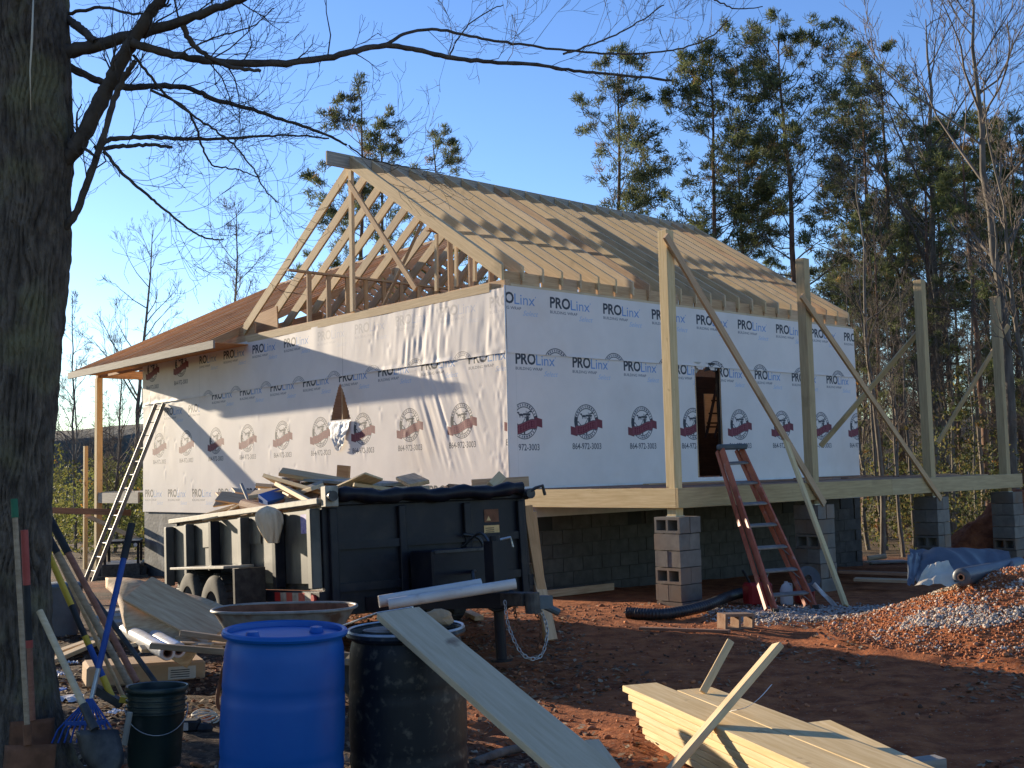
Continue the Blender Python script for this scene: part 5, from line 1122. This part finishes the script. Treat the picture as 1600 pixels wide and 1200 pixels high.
for k in range(26):
    px = rs.uniform(225, 335); py = rs.uniform(985, 1012); D = rs.uniform(8.2, 9.4); p = P(px, py, D); z = max(p.z, .12); a = rs.uniform(-.6, .8); L_ = rs.uniform(.15, .5); d = Vector((math.cos(a), math.sin(a), rs.uniform(-.15, .15)))*L_/2
    board('offcut', Vector((p.x, p.y, min(z, .38)))-d, Vector((p.x, p.y, min(z, .38)))+d, rs.choice([.05, .09, .12]), rs.choice([.015, .03]), str(rs.choice(['pine', 'ply', 'pine', 'plank'])), up=(rs.normal()*.2, rs.normal()*.2, 1), label='small pale offcut in the scrap pile between the cardboard box and the blue barrel', cat='offcut', group='offcuts in the scrap pile')
for k, (a, b_, lab) in enumerate([((75, 1030, 8.6), (150, 1003, 9.3), 'pale two by four on the ground behind the tree'), ((72, 1042, 8.2), (170, 1000, 9.3), 'second pale two by four in front of the first behind the tree')]):
    p0, p1 = gp(a[0], a[1]), gp(b_[0], b_[1]); board('loose_board', p0+Vector((0, 0, .03)), p1+Vector((0, 0, .03)), .09, .04, 'pine', label=lab, cat='board')
# litter pieces
def crumple(name, px, py, s, mt, label, cat, seed, h=.6):
    p = gp(px, py); rows = []
    for i in range(12):
        rows.append([((j/11-.5)*s, (i/11-.5)*s*.8, .02+s*h*.35*abs(mnoise.noise((i*.45+seed, j*.45, seed)))*1.6) for j in range(12)])
    o = cloth_patch(name, rows, mt); o.location = p; o.rotation_euler = (0, 0, seed); return tag(o, label, cat)
crumple('crumpled_paper', 88, 1060, .16, M['white'], 'crumpled white paper against the foot of the big tree', 'paper', 1.2); crumple('white_wrapper', 110, 1040, .12, M['white'], 'small white wrapper behind the pale handled shovel', 'wrapper', 2.3)
crumple('plastic_sheet', 100, 1098, .24, M['filmroll'], 'clear crumpled plastic sheet left of the blue rake', 'plastic', 3.1); crumple('white_rag', 180, 1118, .10, M['white'], 'white scrap of paper beside the yellow tool head', 'paper', 4.4)
crumple('printed_packet', 92, 1082, .13, M['bluebox'], 'blue printed packet on the ground between the tree and the shovel', 'packet', 5.4, .3)
p = gp(297, 1142); t = thing('tape_measure', 'black tool case with a white label on the ground between bucket and barrel', 'tool', p); MB().box((-.05, -.04, 0), (.06, .05, .07)).build('case', M['blackgrip'], t, bevel=.012); MB().box((-.045, -.044, .012), (.0, -.041, .06)).build('paper_tag', M['label'], t); MB().lathe([(0, 0), (.045, 0), (.05, .02), (.03, .05), (0, .055)], 20, (.1, -.02, 0)).build('reel', M['blackgrip'], t, smooth='auto')
p = gp(328, 1128); b = MB()
for k in range(5): b.tube([p+Vector((.055*math.cos(t)*(1+.1*k)-.01*k, .05*math.sin(t)*(1+.07*k), .012+.012*k+.01*math.sin(t*2+k))) for t in np.linspace(0, 6.28, 20)], .006, 6, False)
o = b.build('coiled_cord', M['beige'], smooth=True); tag(o, 'coil of pale cord lying against the blue barrel', 'cord')
MB().tube(smooth_pts([gp(60, 1190), gp(75, 1180), gp(95, 1184), gp(105, 1197), gp(140, 1196)]), .004, 6).build('wire', M['steel'], smooth=True); tag(bpy.data.objects['wire'], 'bent loop of wire on the ground below the shovels', 'wire')
# traffic cone, skid loader behind the side porch
p = P(212, 944, 17); t = thing('traffic_cone', 'small orange and white traffic cone behind the plywood', 'cone', p, .3); z0 = GZ(p.x, p.y); t.location.z = max(p.z, z0)
MB().lathe([(.12, .02), (.095, .1)], 20).lathe([(.07, .19), (.03, .32), (0, .32)], 20).build('cone_body', M['orange'], t, smooth='auto'); MB().lathe([(.095, .1), (.07, .19)], 20).build('reflective_band', M['white'], t, smooth=True); MB().box((-.15, -.15, 0), (.15, .15, .02)).build('base', M['white'], t)
p = P(190, 925, 24); t = thing('skid_loader', 'dark skid loader with two round work lights parked beyond the extension ladder', 'loader', (p.x, p.y, GZ(p.x, p.y)-.25), .25); t.scale = (.72, .72, .72)
MB().box((-.55, -.2, .35), (.55, 1.6, .75)).build('body', M['darksteel'], t, bevel=.03)
MB().box((-.5, -.1, .75), (-.43, .0, 1.35)).box((.43, -.1, .75), (.5, .0, 1.35)).box((-.5, 1.1, .75), (-.43, 1.2, 1.35)).box((.43, 1.1, .75), (.5, 1.2, 1.35)).box((-.52, -.15, 1.351), (.52, 1.25, 1.42)).build('cab', M['blackp'], t)
for x in (-.40, .40): MB().tube([(x, -.19, 1.30), (x, -.12, 1.30)], .055, 14).build('headlight', M['lamp'], t)
for x in (-.7, .46):
    for y in (.2, 1.2): MB().lathe([(.1, 0), (.3, .01), (.33, .05), (.33, .2), (.3, .24), (.1, .24), (.1, 0)], 24).build('wheel', M['rubber'], t, Matrix.Translation((x, y, .33)) @ Matrix.Rotation(math.pi/2, 4, 'Y'), smooth='auto')
MB().box((-.8, -.75, .03), (.8, -.7, .45)).box((-.8, -.7, .03), (.8, -.25, .06)).build('loader_bucket', M['darksteel'], t)
# ------------------------------------------------------------------ extension ladder on the gable wall
def ladder(name, label, a0, a1, b0, b1, n, rw, rd, mt, rmt, top=0., upv=(1, 0, 0), rr=.016, e0=.06, e1=.97):
    base = (a0+b0)/2; t = thing(name, label, 'ladder', base); sh_ = -base
    for p, q in ((a0, a1), (b0, b1)): board('rail', p+sh_, q+sh_, rw, rd, mt, t, up=upv)
    for k in range(n):
        f = e0+(e1-e0)*k/(n-1); MB().tube([lerp(a0, a1, f)+sh_, lerp(b0, b1, f)+sh_], rr, 8).build('rung', M[rmt], t)
    return t
lw = 11.05
def gl(u, w, z): return glob(u, w, z)
wb0 = 11.35
nrm = Vector((gl(0, 0, 0)-gl(1, 0, 0)))
ladder('extension_ladder', 'aluminium extension ladder leaning on the left end of the wrapped gable wall', gl(-1.45, wb0+.21, GZ(*gl(-1.45, wb0, 0).xy)-.02), gl(-.06, lw+.20, CAMZ+1.67), gl(-1.45, wb0-.21, GZ(*gl(-1.45, wb0, 0).xy)-.02), gl(-.06, lw-.20, CAMZ+1.67), 13, .03, .08, 'alu', 'alu', upv=nrm)
# ------------------------------------------------------------------ stepladder, jugs, fan
A0, B0 = gp(1212, 957), gp(1274, 952); A0.z += .0; dm = (B0-A0)*.0
A1_, B1_ = P(1128, 703, 14.0), P(1158, 701, 14.12)
st = thing('stepladder', 'red fibreglass stepladder with aluminium steps leaning on the porch beam', 'ladder', (A0+B0)/2); s0 = -(A0+B0)/2; nrm2 = (A1_-A0).cross(B0-A0).normalized()
if nrm2.y > 0: nrm2 = -nrm2
for p, q in ((A0, A1_), (B0, B1_)): board('rail', p+s0, q+s0, .03, .085, 'fglass', st, up=nrm2)
for p, q in ((A0, A1_), (B0, B1_)): board('rear_rail', p+s0+Vector((-.085, .06, .03)), q+s0+Vector((-.05, .06, -.02)), .03, .05, 'fglass', st, up=nrm2)
for k in range(7):
    f = .095+.135*k; p, q = lerp(A0, A1_, f)+s0, lerp(B0, B1_, f)+s0; board('step', p, q, .085, .022, 'alu', st, up=(0, -.3, 1))
    if k < 3: MB().tube([lerp(p, q, .2), lerp(A0, A1_, f-.06)+s0], .006, 6).build('step_brace', M['alu'], st); MB().tube([lerp(p, q, .8), lerp(B0, B1_, f-.06)+s0], .006, 6).build('step_brace', M['alu'], st)
c_ = (A1_+B1_)/2+s0; board('top_cap', c_+Vector((-.17, 0, .03)), c_+Vector((.19, .03, .03)), .16, .07, 'ltop', st, bevel=.015); 
for p in (A0, B0): MB().box((-.03, -.04, -.01), (.03, .04, .05)).build('foot', M['rubber'], st).location = p+s0
p = gp(1192, 948); p = Vector((p.x-.0, p.y+.25, GZ(p.x, p.y+.25))); t = thing('fuel_can', 'red fuel can on the ground behind the stepladder foot', 'can', p, .3); MB().box((-.16, -.1, 0), (.16, .1, .27)).build('can_body', M['redp'], t, bevel=.03); MB().tube([(-.1, 0, .27), (-.13, 0, .33), (-.2, -.02, .42)], .016, 8).build('spout', M['blackgrip'], t); MB().tube([(-.02, 0, .27), (.0, 0, .32), (.1, 0, .32), (.12, 0, .27)], .012, 8).build('handle', M['redp'], t)
p = Vector((p.x+.34, p.y-.0, p.z)); t = thing('white_jug', 'white plastic jug between the red fuel can and the stepladder rail', 'jug', p, .2); MB().lathe([(0, 0), (.07, 0), (.075, .02), (.075, .17), (.05, .23), (.022, .25), (.022, .27), (0, .272)], 24).build('jug_body', M['white'], t, smooth='auto'); MB().tube([(.02, 0, .25), (.07, 0, .24), (.075, 0, .17)], .01, 8).build('handle', M['white'], t)
p = Vector((p.x+.22, p.y+.05, p.z)); t = thing('gas_can', 'small dark red can between the white jug and the reel', 'can', p, .1); MB().box((-.1, -.07, 0), (.12, .08, .19)).build('can_body', M['redp'], t, bevel=.025); MB().tube([(0, 0, .19), (.03, 0, .23)], .025, 10).build('cap', M['blackgrip'], t)
p = P(1262, 905, 13.3); t = thing('hose_reel', 'round pale reel with trailing clear film leaning on the block pier', 'reel', p); fr = Matrix.Rotation(math.radians(80), 4, 'X') @ Matrix.Rotation(.2, 4, 'Y')
MB().lathe([(.05, -.02), (.15, -.03), (.155, 0), (.15, .03), (.05, .02), (.05, -.02)], 32).build('disc', M['grayplastic'], t, fr, smooth='auto'); rows = [[(.02+.03*i+.05*j/5, -.05-.01*i+.02*math.sin(i+j), -.05-.034*i-.02*math.sin(j)) for j in range(6)] for i in range(10)]; cloth_patch('trailing_film', rows, M['filmroll'], t)
# corrugated pipe
cp = smooth_pts([gp(980, 966)+Vector((0, 0, .055)), gp(1040, 968)+Vector((0, 0, .06)), gp(1100, 957)+Vector((0, 0, .07)), gp(1140, 945)+Vector((0, 0, .10)), gp(1158, 942)+Vector((0, .0, .12))], 50)
MB().tube(cp, [.058+.006*math.sin(i*1.9) for i in range(len(cp))], 16, False).build('corrugated_pipe', M['blackpipe'], smooth=True); tag(bpy.data.objects['corrugated_pipe'], 'black corrugated drain pipe lying on the clay before the nearest pier', 'pipe')
p = gp(1150, 982); o = bpy.data.objects.new('loose_block', hmesh.copy()); COL.objects.link(o); o.location = p+Vector((0, 0, .07)); o.rotation_euler = (math.pi/2, .05, .35); tag(o, 'loose broken concrete block on the ground at the end of the drain pipe', 'block'); o.data.materials[0] = M['dirtblock']; o.scale = (.85, .85, .85)
board('ground_plank', gp(845, 938)+Vector((0, .2, .05)), gp(960, 924)+Vector((0, .2, .05)), .05, .10, 'ply', label='board lying along the foot of the block foundation', cat='board')
board('ground_plank', gp(1000, 985)+Vector((0, 0, .02)), gp(1140, 990)+Vector((0, 0, .02)), .06, .03, 'redwood', label='muddy lath on the clay in front of the drain pipe', cat='board')
for k, (a, b_, lab) in enumerate([((1335, 905), (1425, 908), 'pale board on the dark ground right of the leaning plank'), ((1310, 893), (1420, 897), 'reddish board behind the pale board beyond the leaning plank')]):
    board('ground_plank', P(*a, 15.5+k)+Vector((0, 0, 0)), P(*b_, 15.2+k), .2, .04, 'ply' if k == 0 else 'redwood', label=lab, cat='board')
p = P(1370, 872, 22); t = thing('cut_log', 'short pale log on a low rack at the edge of the woods', 'log', p, .1); MB().tube([(-.18, 0, 0), (.18, 0, .03)], .05, 12).build('log', M['plank'], t)
MB().box((-.19, -.2, -.09), (.6, .2, -.06)).build('rack_top', M['grayw'], t)
for x in (-.15, .2, .5): MB().box((x, -.02, -.45), (x+.05, .03, -.09)).build('leg', M['grayw'], t)
# red dirt bank behind the far piers
def heap(name, c, rx, ry, h, mt, label, cat, seed, n=70):
    a = np.linspace(-1, 1, n); Xa, Ya = np.meshgrid(a, a); r_ = np.hypot(Xa, Ya); hh = h*(1-sstep(.05, 1, r_))*(.7+.7*fbm(Xa*3+seed, Ya*3, 4))+.12*(fbm(Xa*9+seed, Ya*9, 3)-.45)*(r_ < 1); gzv = gz(c.x+Xa*rx, c.y+Ya*ry)-c.z
    o = npmesh(name, np.stack([Xa*rx, Ya*ry, gzv+hh-.05*(r_ > .97)], -1).reshape(-1, 3), gridfaces(n, n), mt, smooth=True); o.location = c; return tag(o, label, cat)
clay = mat('red_clay', (.17, .048, .018), (.34, .115, .045), ns=6, rough=.95, bump=1, bscale=20, bdist=.03)
q = P(1545, 850, 20.5); q.z = float(gz(q.x, q.y)); q.x += .5; heap('dirt_pile', q, 2.0, 1.4, 1.15, clay, 'bank of bright red clay behind the two far block piers', 'dirt pile', 2)
# ------------------------------------------------------------------ tarp on the gravel
tp = thing('crumpled_tarp', 'crumpled slate blue tarp with beige backing lying over the gravel pile', 'tarp', P(1500, 895, 11.3)); c0 = P(1500, 895, 11.3)
def tarp_rows(e, nr_, nc_, off=0., bump_=.07, seed=0):
    rows = []
    for i in range(nr_):
        s = i/(nr_-1); rw = []
        for j in range(nc_):
            t_ = j/(nc_-1); p = e[0].lerp(e[1], t_).lerp(e[3].lerp(e[2], t_), s)-c0; nz = mnoise.noise((t_*3.2+seed, s*2, 1))*bump_*2.2+(1-abs(mnoise.noise((t_*5+seed+s*3, s*3-t_*2, 4)))*2)*bump_*.5; rw.append((p.x, p.y+.4*nz, p.z+nz))
        rows.append(rw)
    return rows
E1 = [P(1420, 908, 10.9), P(1590, 900, 10.7), P(1575, 866, 12.2), P(1422, 862, 12.0)]
cloth_patch('tarp_sheet', tarp_rows(E1, 30, 46), M['tarp'], tp)
E2 = [P(1418, 916, 10.75), P(1436, 914, 10.8), P(1440, 862, 11.9), P(1419, 868, 11.5)]
cloth_patch('tarp_side', tarp_rows(E2, 20, 10, bump_=.03, seed=3), M['tarp'], tp)
E3 = [P(1428, 917, 10.55), P(1500, 912, 10.5), P(1482, 876, 10.9), P(1450, 884, 10.85)]
cloth_patch('tarp_backing', tarp_rows(E3, 18, 22, bump_=.018, seed=7), M['beige'], tp)
p0, p1 = P(1502, 902, 10.5)-c0, P(1592, 884, 11.6)-c0; fr = frame(p0, p1) @ Matrix.Rotation(math.pi/2, 4, 'Y'); L_ = (p1-p0).length
MB().lathe([(.03, 0), (.05, -.004), (.075, .0), (.085, .01), (.082, L_*.5), (.09, L_), (0, L_)], 24).build('tarp_roll', M['tarp'], tp, fr, smooth='auto'); MB().lathe([(.022, -.01), (.034, -.01), (.034, .1), (.022, .1)], 18).build('roll_core', M['redwood'], tp, fr, smooth='auto')
# ------------------------------------------------------------------ gravel and clods
ICO = None
def stones(name, label, xy, size, cols, seed, sink=.3, zfun=gfine):
    rs = np.random.RandomState(seed); b = bmesh.new(); bmesh.ops.create_icosphere(b, subdivisions=1, radius=1); iv = np.array([v.co[:] for v in b.verts]); iF = np.array([[v.index for v in f.verts] for f in b.faces]); b.free()
    n = len(xy); vs = iv[None]*(1+rs.uniform(-.28, .28, (n, len(iv), 1))); sc = rs.lognormal(0, .35, (n, 1, 1))*size*np.stack([rs.uniform(.7, 1.4, n), rs.uniform(.6, 1.1, n), rs.uniform(.5, .9, n)], -1)[:, None, :]
    vs = vs*sc; a = rs.uniform(0, 6.28, n); ca, sa = np.cos(a)[:, None], np.sin(a)[:, None]; b_ = rs.normal(0, .5, n); cb_, sb_ = np.cos(b_)[:, None], np.sin(b_)[:, None]
    x, y, z = vs[..., 0], vs[..., 1], vs[..., 2]; y, z = y*cb_-z*sb_, y*sb_+z*cb_; x, y = x*ca-y*sa, x*sa+y*ca
    zz = zfun(xy[:, 0], xy[:, 1])[:, None]+size*sink; V = np.stack([x+xy[:, :1], y+xy[:, 1:], z+zz], -1); c = np.array(cols)[rs.randint(0, len(cols), n)]*rs.uniform(.75, 1.2, (n, 1))
    F = (iF[None]+(np.arange(n)*len(iv))[:, None, None]).reshape(-1, 3); o = npmesh(name, V.reshape(-1, 3), F, M['stone'], tone=np.repeat(c, len(iv), 0)); return tag(o, label, 'gravel', kind='stuff')
rs = np.random.RandomState(9); GRY = [(.38, .34, .30), (.5, .44, .38), (.30, .26, .23), (.56, .48, .40), (.42, .31, .23)]; CL = [(.36, .12, .045), (.46, .18, .075), (.26, .08, .03), (.38, .17, .09)]
x = rs.uniform(2.4, 6.3, 80000); y = rs.uniform(7.7, 12.6, 80000); m_ = mound(x, y); n1 = fbm(x*1.6, y*1.6, 3); keep = (m_ > .05) & (rs.rand(len(x)) < (.10+.9*sstep(.40, .52, n1))*(.12+.88*sstep(.06, .26, m_+.3*(n1-.45)+.06*(y-9.6)))) & (y > 7.9); xy = np.stack([x, y], 1)[keep]
stones('gravel', 'pale crushed stone mixed with red clay on the sunlit mound at the right', xy, .0108, GRY+GRY+[CL[1]], 1)
keep2 = (m_ > .03) & (rs.rand(len(x)) < .30) & ~keep; stones('clay_clods', 'crumbled red clay clods spilling down the mound and over the ground', np.stack([x, y], 1)[keep2], .0095, CL, 2)
x = rs.uniform(1.9, 5.2, 20000); y = rs.uniform(11.3, 13.6, 20000); d_ = np.exp(-((y-12.35+.0*x)/.55)**2)*sstep(1.9, 2.6, x)*(1-.0*x); keep = rs.rand(len(x)) < d_; stones('gravel', 'flat gray gravel strip in shade between the stepladder and the mound', np.stack([x, y], 1)[keep], .012, GRY, 3)
x = rs.uniform(-4, 6.5, 5200); y = 5+9*rs.rand(5200)**1.3; keep = fbm(x*.8+3, y*.8, 3) > .44; stones('clay_clods', 'scattered red clay clods across the bare ground', np.stack([x, y], 1)[keep], .014, CL+[(.12, .06, .035)], 4)
# leaf litter and chips
n = 26000; x = rs.uniform(-5, 6.5, n); y = 4.5+9.5*rs.rand(n)**1.25; keep = (fbm(x*.9+9, y*.9, 3)+(.10-.05*np.clip(x+1, -2, 3)) > .42) & (mound(x, y) < .15); x, y = x[keep], y[keep]; n = len(x); z = gfine(x, y)+.006
a = rs.uniform(0, 6.28, n); s = rs.uniform(.012, .034, n); t1 = np.stack([np.cos(a), np.sin(a), rs.normal(0, .25, n)], 1)*s[:, None]; t2 = np.stack([-np.sin(a), np.cos(a), rs.normal(0, .3, n)], 1)*(s*rs.uniform(.3, .8, n))[:, None]; c = np.stack([x, y, z+.008*rs.rand(n)], 1)
V = np.stack([c-t1, c+t2+[0, 0, .006], c+t1, c-t2], 1).reshape(-1, 3); cols = np.array([(.20, .12, .065), (.28, .18, .10), (.12, .07, .04), (.36, .27, .17), (.17, .09, .05)])[rs.randint(0, 5, n)]
o = npmesh('leaf_litter', V, np.arange(len(V)).reshape(-1, 4), M['litter'], tone=np.repeat(cols, 4, 0)); tag(o, 'dry brown leaves and wood chips strewn over the foreground ground', 'leaf litter', kind='stuff')
# ------------------------------------------------------------------ lumber stack
p0 = Vector((.63, 7.10, 0)); dr = Vector((.30, -.954, 0)).normalized(); sd2 = Vector((.954, .30, 0)); GRP = 'two by tens of the lumber stack'
rs = np.random.RandomState(2); off = [.50, .34, .24, .14, .06, -.02, -.08]; zb = GZ(.9, 6.3)-.0
for k in range(7):
    for c in range(2):
        st_ = (p0+sd2*(.118+c*.24)-dr*(off[::-1][k]*.55 if c == 0 else .0)+dr*(.0 if c == 0 else (-.0+.22+.05*rs.rand()))); st_ = st_+dr*(.30 if c == 0 else 0.05)
        z = zb+.025+k*.0395; st_.z = z; e = st_+dr*4.3; e.z = z
        if k == 6 and c == 1: st_ = st_+dr*.02
        rowname = ['lowest', 'second', 'third', 'fourth', 'fifth', 'sixth', 'topmost'][k]
        board('lumber_board', st_, e, .235, .038, 'treated_new', bevel=.004, label=f'{rowname} two by ten in the {"left" if c == 0 else "right"} column of the yellow lumber stack', cat='board', group=GRP)
for k in range(3):
    q = p0+dr*(.5+k*1.3)+sd2*-.02; board('stack_skid', Vector((q.x, q.y, zb-.015)), Vector((q.x, q.y, zb-.015))+sd2*.55, .08, .04, 'grayw', label=['skid under the far end of the lumber stack', 'skid under the middle of the lumber stack', 'skid under the near end of the lumber stack'][k], cat='skid')
a, b_ = P(1268, 1134, 6.15), P(1455, 1225, 5.0); board('separate_board', a, a+(b_-a)*1.5, .22, .04, 'treated_new', up=(-.05, 0, 1), label='single board lying just right of the lumber stack', cat='board'); 
a2 = Vector((a.x+.25, a.y-.5, GZ(a.x, a.y)+.06)); board('stack_skid', a2-sd2*.3, a2+sd2*.3, .09, .10, 'grayw', label='skid under the single board right of the stack', cat='skid')
# sticks
board('stake', P(1098, 1082, 6.75), P(1142, 1001, 6.95), .045, .02, 'pine', up=(0, -1, .2), label='thin short stake leaning behind the lumber stack', cat='stake')
a, b_ = P(1052, 1200, 5.75), P(1216, 1008, 6.25); board('stake', a+(a-b_)*.12, b_, .075, .036, 'pine', up=(-1, -.45, .1), label='long slanting two by two crossing in front of the lumber stack', cat='stake')
rows = []
sp3 = smooth_pts([P(1140, 1112, 6.05), P(1165, 1106, 5.95), P(1185, 1092, 5.95), P(1204, 1071, 6.0)], 8)
o = curved_sheet('packing_strap', sp3, [q+Vector((.006, -.012, .008)) for q in sp3], 'white', 'white curled packing strap sticking up from the stack', .002, 'white'); o['category'] = 'strap'
board('end_cut', P(924, 1160, 5.0), P(965, 1215, 4.7), .07, .03, 'plank', up=(.2, -.6, .8), label='short pale offcut beside the foot of the slanting plank', cat='offcut')
p0 = gp(740, 1192); MB().tube(smooth_pts([p0, gp(790, 1182)+Vector((0, 0, .03)), gp(830, 1176)+Vector((0, 0, .03)), gp(855, 1170)]), .025, 10).build('fallen_branch', M['bark2'], smooth=True); tag(bpy.data.objects['fallen_branch'], 'fallen branch on the ground right of the black barrel', 'branch')
board('loose_board', gp(728, 968)+Vector((0, .3, .04)), gp(748, 976)+Vector((.0, .2, .04)), .10, .05, 'ply', label='short reddish offcut on the ground behind the black barrel', cat='offcut')
